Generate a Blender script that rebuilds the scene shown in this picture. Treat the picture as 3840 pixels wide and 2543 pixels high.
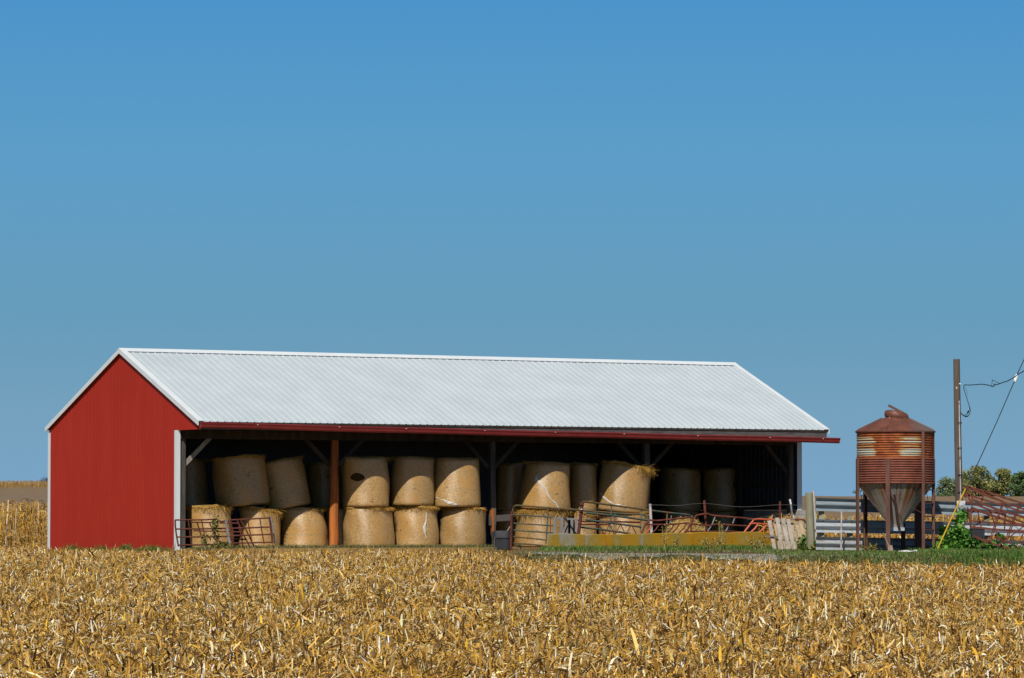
import bpy, math, random
import numpy as np
from mathutils import Vector, Matrix
R = math.radians
sc = bpy.context.scene
for o in list(bpy.data.objects): bpy.data.objects.remove(o)
col = sc.collection

# ------------------------------------------------------------------ camera, sky, sun, exposure
EYE, F = 0.78, 15500.0
PITCH = math.atan((1950 - 1271.5) / F)
cam = bpy.data.cameras.new('Camera'); cam.sensor_width = 36.0; cam.lens = 36.0 * F / 3840
cam.clip_start = 1.0; cam.clip_end = 6000
co = bpy.data.objects.new('Camera', cam); col.objects.link(co)
co.location = (0, 0, EYE); co.rotation_euler = (R(90) + PITCH, 0, 0)
sc.camera = co
SUN_EL, SUN_AZ = R(46.5), R(-11.0)          # azimuth left of the axis from the subject back to the camera
S = Vector((math.sin(SUN_AZ) * math.cos(SUN_EL), -math.cos(SUN_AZ) * math.cos(SUN_EL), math.sin(SUN_EL)))
sl = bpy.data.lights.new('sun', 'SUN'); sl.energy = 4.3; sl.angle = R(0.55); sl.color = (1.0, 0.945, 0.86)
so = bpy.data.objects.new('sun', sl); col.objects.link(so); so.rotation_euler = S.to_track_quat('Z', 'Y').to_euler()
so.location = (0, 60, 40)
SKY_HIGH = 0.42
w = bpy.data.worlds.new('World'); sc.world = w; w.use_nodes = True
nt = w.node_tree; N, LK = nt.nodes, nt.links
bg = N['Background']; bg.inputs['Strength'].default_value = 0.1
tc = N.new('ShaderNodeTexCoord'); sp = N.new('ShaderNodeSeparateXYZ'); LK.new(tc.outputs['Generated'], sp.inputs[0])
sky = N.new('ShaderNodeTexSky'); sky.sky_type = 'NISHITA'; sky.sun_disc = False
sky.sun_elevation = SUN_EL; sky.sun_rotation = math.atan2(S.x, S.y)
sky.air_density = 1.0; sky.dust_density = 0.5; sky.ozone_density = 2.0
low = N.new('ShaderNodeValToRGB'); el = low.color_ramp.elements      # clear blue band above the horizon, by height of the view direction
for p, c in ((0.0, (2.05, 3.80, 5.80)), (0.10, (1.78, 3.58, 5.15)), (0.185, (1.38, 3.33, 4.91)), (0.356, (1.09, 3.37, 5.78)), (0.5, (0.74, 2.96, 5.85)), (1.0, (0.45, 1.7, 4.2))):
    e = el[0] if p == 0.0 else (el[-1] if p == 1.0 else el.new(p)); e.position = p; e.color = (*c, 1)
mz = N.new('ShaderNodeMapRange'); mz.inputs['From Max'].default_value = 0.25; LK.new(sp.outputs[2], mz.inputs['Value']); LK.new(mz.outputs[0], low.inputs[0])
dim = N.new('ShaderNodeVectorMath'); dim.operation = 'SCALE'; dim.inputs['Scale'].default_value = SKY_HIGH; LK.new(sky.outputs[0], dim.inputs[0])
mb_ = N.new('ShaderNodeMapRange'); mb_.interpolation_type = 'SMOOTHSTEP'; mb_.inputs['From Min'].default_value = 0.13; mb_.inputs['From Max'].default_value = 0.34; LK.new(sp.outputs[2], mb_.inputs['Value'])
mxs = N.new('ShaderNodeMix'); mxs.data_type = 'RGBA'; LK.new(mb_.outputs[0], mxs.inputs[0]); LK.new(low.outputs[0], mxs.inputs[6]); LK.new(dim.outputs[0], mxs.inputs[7])
LK.new(mxs.outputs[2], bg.inputs['Color'])
sc.cycles.diffuse_bounces = 1
sc.view_settings.view_transform = 'Standard'; sc.view_settings.look = 'None'
sc.view_settings.exposure = 0.0; sc.view_settings.gamma = 1.0; sc.view_settings.use_curve_mapping = False

# ------------------------------------------------------------------ coordinates
CP, SP = math.cos(PITCH), math.sin(PITCH)
def W(px, py, Y):                                    # a photo pixel at distance Y -> a point of the place
    dx, dz = (px - 1920) / F, -(py - 1271.5) / F
    y, z = CP - dz * SP, SP + dz * CP
    return Vector((dx / y * Y, Y, EYE + z / y * Y))
YAW = 0.539208
A2 = Vector((math.cos(YAW), math.sin(YAW), 0)); B2 = Vector((-math.sin(YAW), math.cos(YAW), 0))
OV = 1.41
O2 = Vector((-8.5248, 113.1387, 0)) + OV * B2        # near front corner of the barn's wall, floor level
def B(u, v, z): return O2 + u * A2 + v * B2 + Vector((0, 0, z))
def u_at(px, v):
    k = (px - 1920) / F * CP; p = O2 + v * B2
    return (k * p.y - p.x) / (A2.x - k * A2.y)
def edge_y(x):                                       # far edge of the stubble field
    x = np.asarray(x, float)
    e = np.where(x < 0.4, np.minimum(112.4, 94.2 - 13.0 * (x - 0.4)), 94.6 - 0.92 * x)
    e = np.where(x < -8.6, 112.2, e)
    e = np.where(x < -9.0, 113.2 + (-9.3 - x) * 1.65, e)
    e = np.where(x < -13.6, 141.0, e)
    return np.maximum(e, 66.0)
def ground(x, y):
    x = np.asarray(x, float); y = np.asarray(y, float)
    cap = -0.20 + 0.08 * np.clip((x + 2) / 5, 0, 1)
    field = np.minimum(-0.75 + 0.0088 * (y - 40) + 0.08 * np.clip((x + 2) / 5, 0, 1) * np.clip((y - 45) / 30, 0, 1), cap)
    d = y - edge_y(x)
    t = np.clip((d + 0.6) / 2.4, 0, 1); t = t * t * (3 - 2 * t)
    t = np.where(x < -13.0, np.clip((y - 112) / 20, 0, 1) * 0.3, t)
    z = field * (1 - t)
    z = z - 0.07 * np.clip((-9.5 - x) / 2, 0, 1) * (t)
    back = np.clip((y - 128) / 25, 0, 1)
    z = z - 0.40 * back
    ang = np.clip((x / np.maximum(y, 1) + 0.10) / 0.18, 0, 1)
    s = 0.0133 * (1 - ang) + 0.0097 * ang
    z = z + np.clip(y - 165, 0, 535) * s
    z = z - np.clip(y - 700, 0, 1e5) * 0.004
    return z
def gz(x, y): return float(ground(x, y))
rng = np.random.default_rng(7)

# ------------------------------------------------------------------ materials
MATS = {}
def mat(name, c1, c2=None, c3=None, scale=4.0, rough=0.7, metal=0.0, bump=0.0, stretch=(1, 1, 1), p1=0.35, p2=0.65,
        spot=None, spot_scale=9.0, spot_amt=0.62, bscale=None, spec=0.5, transl=0.0, rnd=0.0, attr=None):
    m = bpy.data.materials.new(name); m.use_nodes = True
    n, l = m.node_tree.nodes, m.node_tree.links
    bs = n['Principled BSDF']; bs.inputs['Roughness'].default_value = rough; bs.inputs['Metallic'].default_value = metal
    bs.inputs['Specular IOR Level'].default_value = spec
    t = n.new('ShaderNodeTexCoord'); mp = n.new('ShaderNodeMapping'); mp.inputs['Scale'].default_value = stretch
    l.new(t.outputs['Object'], mp.inputs[0])
    vec = mp.outputs[0]
    if rnd:
        oi = n.new('ShaderNodeObjectInfo'); ml = n.new('ShaderNodeMath'); ml.operation = 'MULTIPLY'; ml.inputs[1].default_value = 57.0
        l.new(oi.outputs['Random'], ml.inputs[0]); va = n.new('ShaderNodeVectorMath'); va.operation = 'ADD'
        l.new(mp.outputs[0], va.inputs[0]); l.new(ml.outputs[0], va.inputs[1]); vec = va.outputs[0]
    nz = n.new('ShaderNodeTexNoise'); nz.inputs['Scale'].default_value = scale; nz.inputs['Detail'].default_value = 6; nz.inputs['Roughness'].default_value = 0.65
    l.new(vec, nz.inputs['Vector'])
    c2 = c2 or c1
    rp = n.new('ShaderNodeValToRGB'); rp.color_ramp.elements[0].position = p1; rp.color_ramp.elements[1].position = p2
    rp.color_ramp.elements[0].color = (*c1, 1); rp.color_ramp.elements[1].color = (*c2, 1)
    if c3:
        e = rp.color_ramp.elements.new((p1 + p2) / 2); e.color = (*c3, 1)
    l.new(nz.outputs['Fac'], rp.inputs[0]); out = rp.outputs[0]
    if spot:
        n2 = n.new('ShaderNodeTexNoise'); n2.inputs['Scale'].default_value = spot_scale; n2.inputs['Detail'].default_value = 5
        l.new(vec, n2.inputs['Vector'])
        r2 = n.new('ShaderNodeValToRGB'); r2.color_ramp.elements[0].position = spot_amt; r2.color_ramp.elements[1].position = min(spot_amt + 0.08, 1)
        l.new(n2.outputs['Fac'], r2.inputs[0])
        mx = n.new('ShaderNodeMix'); mx.data_type = 'RGBA'; l.new(r2.outputs[0], mx.inputs[0]); l.new(out, mx.inputs[6]); mx.inputs[7].default_value = (*spot, 1)
        out = mx.outputs[2]
    if attr:
        at = n.new('ShaderNodeAttribute'); at.attribute_name = attr
        mx = n.new('ShaderNodeMix'); mx.data_type = 'RGBA'; mx.blend_type = 'MULTIPLY'; mx.inputs[0].default_value = 1.0
        l.new(out, mx.inputs[6]); l.new(at.outputs['Color'], mx.inputs[7]); out = mx.outputs[2]
    l.new(out, bs.inputs['Base Color'])
    if bump:
        nb = n.new('ShaderNodeTexNoise'); nb.inputs['Scale'].default_value = bscale or scale * 3; nb.inputs['Detail'].default_value = 5
        l.new(vec, nb.inputs['Vector']); bp = n.new('ShaderNodeBump'); bp.inputs['Strength'].default_value = bump; bp.inputs['Distance'].default_value = 0.03
        l.new(nb.outputs['Fac'], bp.inputs['Height']); l.new(bp.outputs[0], bs.inputs['Normal'])
    if transl:
        tr = n.new('ShaderNodeBsdfTranslucent'); l.new(out, tr.inputs['Color']); ms = n.new('ShaderNodeMixShader'); ms.inputs[0].default_value = transl
        l.new(bs.outputs[0], ms.inputs[1]); l.new(tr.outputs[0], ms.inputs[2]); l.new(ms.outputs[0], n['Material Output'].inputs['Surface'])
    MATS[name] = m
    return m

WHITE1 = (1, 1, 1)
m_straw = mat('straw', (0.84, 0.82, 0.78), (1.12, 1.08, 1.0), scale=30, rough=0.7, spec=0.14, transl=0.14, attr='Col')
m_leafc = mat('leaf', (0.8, 0.8, 0.8), (1.1, 1.1, 1.1), scale=6, rough=0.6, spec=0.2, transl=0.28, attr='Col')
m_roof = mat('sky_tinted_white_roof', (0.475, 0.54, 0.575), (0.53, 0.595, 0.625), scale=0.9, rough=0.42, stretch=(1, 1, 1), spec=0.5)  # white steel, with the sky's blue tint put into the base colour
m_trim = mat('white_trim', (0.66, 0.71, 0.74), (0.72, 0.765, 0.79), scale=2, rough=0.45)
m_red = mat('red_steel_panel', (0.375, 0.023, 0.010), (0.42, 0.028, 0.013), scale=1.2, rough=0.6, stretch=(1, 1, 0.25), spec=0.2, spot=(0.32, 0.030, 0.018), spot_scale=2.5, spot_amt=0.66)
m_gut = mat('dark_red_gutter', (0.20, 0.022, 0.024), (0.26, 0.032, 0.032), scale=3, rough=0.42, spec=0.5)
m_fascia = mat('weathered_board', (0.12, 0.108, 0.098), (0.22, 0.205, 0.19), scale=5, stretch=(1, 1, 6), rough=0.9)
m_dark = mat('old_timber', (0.035, 0.027, 0.02), (0.075, 0.06, 0.048), scale=5, stretch=(1, 1, 0.3), rough=0.95, spec=0.15)
m_timber = mat('grey_timber', (0.05, 0.042, 0.036), (0.115, 0.10, 0.085), scale=6, stretch=(1, 1, 0.15), rough=0.9, bump=0.3)
m_fasc2 = mat('dark_weathered_board', (0.055, 0.05, 0.048), (0.12, 0.112, 0.108), scale=3, stretch=(1, 1, 6), rough=0.9)
m_pole = mat('orange_pole', (0.06, 0.02, 0.007), (0.54, 0.165, 0.022), (0.33, 0.092, 0.015), scale=5, stretch=(2.2, 2.2, 0.12), rough=0.8, bump=0.4, p1=0.3, p2=0.66)
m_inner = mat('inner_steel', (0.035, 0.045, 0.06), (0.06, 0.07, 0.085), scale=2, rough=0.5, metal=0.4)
m_conc = mat('concrete', (0.30, 0.28, 0.25), (0.42, 0.40, 0.37), scale=4, rough=0.9, bump=0.2)
m_floor = mat('packed_earth', (0.11, 0.085, 0.06), (0.19, 0.15, 0.11), scale=3, rough=0.95)
m_gravel = mat('gravel', (0.22, 0.20, 0.175), (0.40, 0.38, 0.35), scale=7, rough=0.95, bump=0.5, spot=(0.16, 0.19, 0.07), spot_scale=1.6, spot_amt=0.6)
m_rust = mat('rusty_pipe', (0.07, 0.02, 0.014), (0.145, 0.042, 0.026), scale=9, rough=0.8, spec=0.3, spot=(0.2, 0.08, 0.045), spot_scale=14, spot_amt=0.66)
m_redrust = mat('red_rust_pipe', (0.085, 0.022, 0.015), (0.195, 0.052, 0.030), scale=6, rough=0.75, spec=0.3, spot=(0.085, 0.03, 0.022), spot_scale=9, spot_amt=0.62)
m_orange = mat('orange_red_pipe', (0.52, 0.085, 0.035), (0.62, 0.13, 0.06), scale=8, rough=0.6)
m_green = mat('green_pipe', (0.055, 0.085, 0.065), (0.11, 0.15, 0.115), scale=6, rough=0.65, spot=(0.20, 0.12, 0.06), spot_scale=3.5, spot_amt=0.52)
m_olive = mat('brown_green_pipe', (0.11, 0.075, 0.03), (0.18, 0.12, 0.05), scale=5, rough=0.7, spot=(0.08, 0.10, 0.06), spot_scale=4, spot_amt=0.55)
m_galv = mat('galvanised', (0.37, 0.41, 0.445), (0.53, 0.57, 0.61), scale=8, rough=0.45, metal=0.2, stretch=(0.4, 1, 3))
m_galvt = mat('blue_grey_galvanised', (0.20, 0.25, 0.29), (0.31, 0.37, 0.41), scale=8, rough=0.5, metal=0.15, stretch=(0.4, 1, 3))
m_galvb = mat('muddy_galvanised', (0.26, 0.28, 0.29), (0.42, 0.44, 0.46), scale=5, rough=0.55, metal=0.1, stretch=(0.6, 1, 2), spot=(0.2, 0.16, 0.11), spot_scale=4, spot_amt=0.6)
m_galvd = mat('dull_pipe', (0.20, 0.19, 0.19), (0.34, 0.33, 0.33), scale=7, rough=0.6, metal=0.3, spot=(0.22, 0.09, 0.05), spot_scale=6, spot_amt=0.6)
m_wpipe = mat('whitish_pipe', (0.42, 0.38, 0.36), (0.60, 0.56, 0.54), scale=6, rough=0.7, spot=(0.16, 0.07, 0.045), spot_scale=7, spot_amt=0.58)
m_postw = mat('green_grey_post', (0.17, 0.165, 0.10), (0.31, 0.30, 0.20), scale=6, stretch=(1, 1, 0.15), rough=0.9, bump=0.4)
m_pallet = mat('pallet_grey', (0.23, 0.20, 0.165), (0.40, 0.355, 0.30), scale=5, stretch=(1, 1, 0.25), rough=0.9, spot=(0.22, 0.19, 0.15), spot_scale=8, spot_amt=0.6)
m_palletg = mat('dark_grey_slat', (0.16, 0.15, 0.145), (0.25, 0.24, 0.23), scale=5, stretch=(1, 1, 0.25), rough=0.9)  # darker, more neutral grey than the other pallet wood
m_palletb = mat('pallet_brown', (0.24, 0.18, 0.11), (0.40, 0.31, 0.20), scale=5, stretch=(1, 1, 0.25), rough=0.9)
m_tub = mat('black_plastic', (0.016, 0.017, 0.022), (0.035, 0.037, 0.045), scale=4, rough=0.55, spot=(0.09, 0.09, 0.09), spot_scale=6, spot_amt=0.66)
m_box = mat('charcoal_box', (0.035, 0.036, 0.04), (0.06, 0.06, 0.066), scale=4, rough=0.6)
m_upole = mat('utility_pole_wood', (0.068, 0.05, 0.04), (0.155, 0.12, 0.095), scale=7, stretch=(1.5, 1.5, 0.12), rough=0.9, bump=0.4)
m_meter = mat('meter_grey', (0.56, 0.58, 0.60), (0.64, 0.66, 0.68), scale=5, rough=0.5)
m_glass = mat('meter_glass', (0.62, 0.64, 0.66), (0.72, 0.74, 0.76), scale=5, rough=0.12, metal=0.5)
m_cable = mat('black_cable', (0.014, 0.017, 0.022), (0.022, 0.026, 0.032), scale=5, rough=0.6)
m_wire = mat('wire', (0.13, 0.12, 0.115), (0.2, 0.19, 0.18), scale=5, rough=0.5, metal=0.5)
m_yel = mat('yellow_plastic', (0.50, 0.28, 0.012), (0.60, 0.36, 0.02), scale=6, rough=0.45)
m_white = mat('white_paint', (0.74, 0.74, 0.72), (0.80, 0.80, 0.78), scale=6, rough=0.6)
m_net = mat('torn_net', (0.40, 0.36, 0.30), (0.72, 0.70, 0.66), scale=18, rough=0.5, stretch=(1, 1, 2))
m_hayface = mat('hay_face', (0.26, 0.15, 0.045), (0.52, 0.34, 0.12), scale=14, rough=0.95, bump=0.8, spec=0.1)
m_rim = mat('golden_hay', (0.26, 0.13, 0.03), (0.60, 0.38, 0.11), (0.42, 0.24, 0.055), scale=22, rough=0.95, bump=1.0, spec=0.1)
m_hollow = mat('hollow_shade_hay', (0.03, 0.018, 0.008), (0.11, 0.065, 0.025), scale=24, rough=1.0, bump=1.0, spec=0.05)
m_legs = mat('rusty_leg', (0.095, 0.038, 0.027), (0.17, 0.075, 0.05), scale=6, stretch=(1, 1, 0.3), rough=0.75, spot=(0.34, 0.10, 0.03), spot_scale=4, spot_amt=0.68)

def custom(name, fn, rough=0.7, metal=0.0, spec=0.4):
    m = bpy.data.materials.new(name); m.use_nodes = True
    n, l = m.node_tree.nodes, m.node_tree.links; bs = n['Principled BSDF']
    bs.inputs['Roughness'].default_value = rough; bs.inputs['Metallic'].default_value = metal; bs.inputs['Specular IOR Level'].default_value = spec
    def node(t, **k):
        x = n.new('ShaderNode' + t)
        for a, b in k.items(): setattr(x, a, b)
        return x
    def math_(op, a, b=None, c=None):
        x = node('Math', operation=op)
        for i, q in enumerate((a, b, c)):
            if q is None: continue
            if isinstance(q, (int, float)): x.inputs[i].default_value = q
            else: l.new(q, x.inputs[i])
        return x.outputs[0]
    def noise(vec, scale, detail=5, rough_=0.6):
        x = node('TexNoise'); x.inputs['Scale'].default_value = scale; x.inputs['Detail'].default_value = detail; x.inputs['Roughness'].default_value = rough_
        l.new(vec, x.inputs['Vector']); return x.outputs['Fac']
    def ramp(f, *st):
        x = node('ValToRGB'); el = x.color_ramp.elements
        while len(el) < len(st): el.new(0.5)
        for e, (p, c) in zip(el, st):
            e.position = p; e.color = (*c, 1) if len(c) == 3 else c
        l.new(f, x.inputs[0]); return x.outputs[0]
    def mix(f, a, b, mode='MIX'):
        x = node('Mix', data_type='RGBA', blend_type=mode)
        for i, q in ((0, f), (6, a), (7, b)):
            if isinstance(q, (int, float)): x.inputs[i].default_value = q
            elif isinstance(q, tuple): x.inputs[i].default_value = (*q, 1)
            else: l.new(q, x.inputs[i])
        return x.outputs[2]
    def xyz(a, b, c):
        x = node('CombineXYZ')
        for i, q in enumerate((a, b, c)):
            if isinstance(q, (int, float)): x.inputs[i].default_value = q
            else: l.new(q, x.inputs[i])
        return x.outputs[0]
    tcx = node('TexCoord'); s3 = node('SeparateXYZ'); l.new(tcx.outputs['Object'], s3.inputs[0])
    fn(dict(node=node, math=math_, noise=noise, ramp=ramp, mix=mix, xyz=xyz, l=l, bs=bs, obj=tcx.outputs['Object'],
            x=s3.outputs[0], y=s3.outputs[1], z=s3.outputs[2]))
    return m
def bump_(k, h, st, dist=0.02):
    b = k['node']('Bump'); b.inputs['Strength'].default_value = st; b.inputs['Distance'].default_value = dist
    k['l'].new(h, b.inputs['Height']); k['l'].new(b.outputs[0], k['bs'].inputs['Normal'])
BLACK, WHT = (0, 0, 0), (1, 1, 1)
ANI = 0.25
def f_wrap(k):                                        # hay under net wrap: fine windings around the bale
    oi = k['node']('ObjectInfo'); r = k['math']('MULTIPLY', oi.outputs['Random'], 90.0)
    ang = k['math']('ARCTAN2', k['x'], k['y'])
    v = k['xyz'](k['math']('ADD', k['math']('MULTIPLY', ang, 1.6), r), 0.0, k['math']('MULTIPLY', k['z'], 11.0))
    v2 = k['xyz'](k['math']('ADD', k['x'], r), k['y'], k['z'])
    v3 = k['xyz'](k['math']('ADD', k['math']('MULTIPLY', ang, 9.0), r), 2.0, k['math']('MULTIPLY', k['z'], 34.0))
    fine = k['noise'](v2, 24, 6, 0.8); thr = k['noise'](v3, 1.0, 4, 0.75)
    base = k['ramp'](fine, (0.30, (0.17, 0.092, 0.032)), (0.5, (0.43, 0.262, 0.105)), (0.70, (0.66, 0.46, 0.23)))
    base = k['mix'](k['ramp'](thr, (0.54, BLACK), (0.66, (0.75, 0.75, 0.75))), base, (0.68, 0.55, 0.38))
    base = k['mix'](k['ramp'](thr, (0.30, (0.55, 0.55, 0.55)), (0.42, BLACK)), base, (0.19, 0.105, 0.04))
    wind = k['noise'](v, 3.0, 4, 0.7)
    base = k['mix'](k['ramp'](wind, (0.48, BLACK), (0.70, (0.45, 0.45, 0.45))), base, (0.62, 0.50, 0.35))
    big = k['noise'](v2, 1.5, 3)
    base = k['mix'](k['ramp'](big, (0.46, BLACK), (0.66, (0.6, 0.6, 0.6))), base, (0.50, 0.27, 0.08))
    bz = k['noise'](k['xyz'](r, 0.0, k['math']('MULTIPLY', k['z'], 5.0)), 1.0, 2)
    base = k['mix'](k['ramp'](bz, (0.55, BLACK), (0.68, (0.4, 0.4, 0.4))), base, (0.33, 0.25, 0.13))
    spots = k['noise'](k['xyz'](k['math']('ADD', k['math']('MULTIPLY', ang, 1.3), r), 3.0, k['math']('MULTIPLY', k['z'], 3.4)), 1.7, 3)
    base = k['mix'](k['ramp'](spots, (0.655, BLACK), (0.70, (0.75, 0.75, 0.75))), base, (0.13, 0.075, 0.028))
    tint = k['math']('ADD', k['math']('MULTIPLY', oi.outputs['Random'], 0.28), 0.84)
    base = k['mix'](1.0, base, k['xyz'](tint, k['math']('MULTIPLY', tint, 0.96), k['math']('MULTIPLY', tint, 0.80)), 'MULTIPLY')
    k['l'].new(base, k['bs'].inputs['Base Color'])
    bump_(k, k['math']('ADD', k['math']('MULTIPLY', fine, 0.7), k['math']('ADD', wind, k['math']('MULTIPLY', thr, 0.6))), 0.35, 0.02)
    tg = k['node']('Tangent', direction_type='RADIAL', axis='Z'); k['l'].new(tg.outputs[0], k['bs'].inputs['Tangent'])
    k['bs'].inputs['Anisotropic'].default_value = 0.9; k['bs'].inputs['Anisotropic Rotation'].default_value = ANI
def f_ground(k):
    n1 = k['noise'](k['obj'], 2.2, 6); n2 = k['noise'](k['obj'], 6.5, 5)
    base = k['ramp'](n1, (0.35, (0.055, 0.033, 0.014)), (0.5, (0.10, 0.062, 0.025)), (0.66, (0.19, 0.125, 0.055)))
    base = k['mix'](k['ramp'](n2, (0.60, BLACK), (0.66, (0.7, 0.7, 0.7))), base, (0.40, 0.28, 0.13))
    mid = k['node']('MapRange'); mid.inputs[1].default_value = 92; mid.inputs[2].default_value = 113; k['l'].new(k['y'], mid.inputs[0])
    xl = k['node']('MapRange'); xl.inputs[1].default_value = 2; xl.inputs[2].default_value = -2; k['l'].new(k['x'], xl.inputs[0])
    litter = k['ramp'](k['noise'](k['xyz'](k['x'], k['math']('MULTIPLY', k['y'], 0.25), 0.0), 6, 6, 0.8), (0.35, (0.14, 0.08, 0.025)), (0.52, (0.32, 0.20, 0.068)), (0.7, (0.47, 0.33, 0.15)))
    side = k['node']('MapRange'); side.inputs[1].default_value = 2.0; side.inputs[2].default_value = 5.0
    k['l'].new(k['math']('SUBTRACT', k['math']('ABSOLUTE', k['x']), k['math']('MULTIPLY', k['y'], 0.13)), side.inputs[0])
    lm = k['math']('MAXIMUM', k['math']('MULTIPLY', mid.outputs[0], xl.outputs[0]), side.outputs[0])
    base = k['mix'](k['math']('MULTIPLY', lm, 0.85), base, litter)
    far = k['node']('MapRange'); far.inputs[1].default_value = 118; far.inputs[2].default_value = 160; k['l'].new(k['y'], far.inputs[0])
    n3 = k['noise'](k['xyz'](k['math']('MULTIPLY', k['x'], 0.5), k['math']('MULTIPLY', k['y'], 0.05), 0.0), 1.3, 6, 0.75)
    fc = k['ramp'](n3, (0.32, (0.17, 0.115, 0.068)), (0.52, (0.225, 0.155, 0.088)), (0.7, (0.29, 0.205, 0.115)))
    n4 = k['noise'](k['xyz'](k['math']('MULTIPLY', k['x'], 0.02), k['math']('MULTIPLY', k['y'], 0.012), 0.0), 1.0, 3)
    fc = k['mix'](k['ramp'](n4, (0.42, BLACK), (0.62, (0.8, 0.8, 0.8))), fc, (0.20, 0.15, 0.105))
    base = k['mix'](far.outputs[0], base, fc)
    k['l'].new(base, k['bs'].inputs['Base Color']); bump_(k, n2, 0.7, 0.03)
m_soil = custom('soil_and_far_fields', f_ground, 0.95, 0, 0.1)
m_wrap = custom('net_wrapped_hay', f_wrap, 0.33, 0, 0.9)
def f_rustbin(k):                                     # rusted corrugated steel with bare galvanised patches
    ang = k['math']('ARCTAN2', k['x'], k['math']('MULTIPLY', k['y'], -1.0))     # 0 faces the field
    n1 = k['noise'](k['xyz'](k['math']('MULTIPLY', ang, 2.0), 0.0, k['math']('MULTIPLY', k['z'], 3.0)), 1.6, 5)
    base = k['ramp'](n1, (0.3, (0.15, 0.036, 0.014)), (0.5, (0.29, 0.075, 0.022)), (0.7, (0.42, 0.14, 0.035)))
    low = k['ramp'](k['z'], (0.0, (1, 1, 1)), (1.0, WHT))
    lowm = k['math']('LESS_THAN', k['z'], 2.215)
    base = k['mix'](lowm, base, k['ramp'](n1, (0.3, (0.14, 0.040, 0.025)), (0.7, (0.27, 0.088, 0.055))))
    def win(v, a, b, e):
        up = k['node']('MapRange'); up.interpolation_type = 'SMOOTHSTEP'; up.inputs[1].default_value = a - e; up.inputs[2].default_value = a + e; k['l'].new(v, up.inputs[0])
        dn = k['node']('MapRange'); dn.interpolation_type = 'SMOOTHSTEP'; dn.inputs[1].default_value = b - e; dn.inputs[2].default_value = b + e
        dn.inputs[3].default_value = 1; dn.inputs[4].default_value = 0; k['l'].new(v, dn.inputs[0])
        return k['math']('MULTIPLY', up.outputs[0], dn.outputs[0])
    nj = k['noise'](k['xyz'](k['math']('MULTIPLY', ang, 4.0), 1.0, k['math']('MULTIPLY', k['z'], 12.0)), 1.0, 5, 0.7)
    aj = k['math']('ADD', ang, k['math']('MULTIPLY', k['math']('SUBTRACT', nj, 0.5), 0.55))
    wa = k['math']('MAXIMUM', win(aj, -1.9, -0.66, 0.10), win(aj, 0.02, 0.62, 0.16))
    rows = k['math']('MAXIMUM', win(k['z'], 2.275, 2.435, 0.012), win(k['z'], 2.55, 2.61, 0.012))
    rows = k['math']('MAXIMUM', rows, k['math']('MULTIPLY', win(k['z'], 2.64, 2.72, 0.015), 0.6))
    rows = k['math']('MAXIMUM', rows, k['math']('MULTIPLY', win(k['z'], 2.47, 2.51, 0.01), 0.6))
    m = k['math']('MULTIPLY', wa, rows)
    m = k['math']('MULTIPLY', m, k['math']('ADD', 0.35, k['math']('MULTIPLY', nj, 1.2)))
    m = k['math']('MULTIPLY', m, k['math']('ADD', 0.25, k['math']('ABSOLUTE', k['math']('SINE', k['math']('MULTIPLY', k['z'], 39.27)))))
    base = k['mix'](k['ramp'](m, (0.22, BLACK), (0.42, WHT)), base, (0.50, 0.31, 0.09))
    base = k['mix'](k['ramp'](m, (0.46, BLACK), (0.70, WHT)), base, (0.48, 0.52, 0.47))
    k['l'].new(base, k['bs'].inputs['Base Color'])
m_bin = custom('rusted_bin_steel', f_rustbin, 0.6, 0.15, 0.4)
def f_binroof(k):
    n1 = k['noise'](k['obj'], 3.5, 5)
    base = k['ramp'](n1, (0.3, (0.12, 0.045, 0.03)), (0.7, (0.21, 0.078, 0.05)))
    n2 = k['noise'](k['obj'], 11, 4)
    base = k['mix'](k['ramp'](n2, (0.68, BLACK), (0.72, WHT)), base, (0.5, 0.42, 0.36))
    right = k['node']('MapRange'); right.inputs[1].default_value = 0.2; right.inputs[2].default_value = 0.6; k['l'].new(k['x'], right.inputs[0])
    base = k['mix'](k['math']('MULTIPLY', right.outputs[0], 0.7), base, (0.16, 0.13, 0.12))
    k['l'].new(base, k['bs'].inputs['Base Color'])
m_broof = custom('rusted_bin_roof', f_binroof, 0.55, 0.1, 0.4)
def f_cone(k):                                        # galvanised hopper with rust streaks running down
    ang = k['math']('ARCTAN2', k['x'], k['math']('MULTIPLY', k['y'], -1.0))
    n1 = k['noise'](k['xyz'](k['math']('MULTIPLY', ang, 7.0), 0.0, k['math']('MULTIPLY', k['z'], 0.5)), 1.0, 4, 0.7)
    base = k['ramp'](k['noise'](k['obj'], 3, 5), (0.3, (0.31, 0.305, 0.285)), (0.7, (0.48, 0.47, 0.445)))
    lo = k['node']('MapRange'); lo.inputs[1].default_value = 0.65; lo.inputs[2].default_value = 1.5; k['l'].new(k['z'], lo.inputs[0])
    s = k['math']('MULTIPLY', k['ramp'](n1, (0.47, BLACK), (0.56, WHT)), k['math']('ADD', 0.35, k['math']('MULTIPLY', lo.outputs[0], 0.75)))
    base = k['mix'](s, base, (0.34, 0.12, 0.03))
    n3 = k['noise'](k['xyz'](k['math']('MULTIPLY', ang, 5.0), 4.0, k['math']('MULTIPLY', k['z'], 0.8)), 1.0, 3)
    lf = k['math']('LESS_THAN', ang, -0.25)
    base = k['mix'](k['math']('MULTIPLY', lf, k['math']('MULTIPLY', k['ramp'](n3, (0.45, BLACK), (0.62, (0.8, 0.8, 0.8))), lo.outputs[0])), base, (0.33, 0.24, 0.04))
    k['l'].new(base, k['bs'].inputs['Base Color'])
m_cone = custom('streaked_hopper', f_cone, 0.5, 0.35, 0.5)
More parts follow.
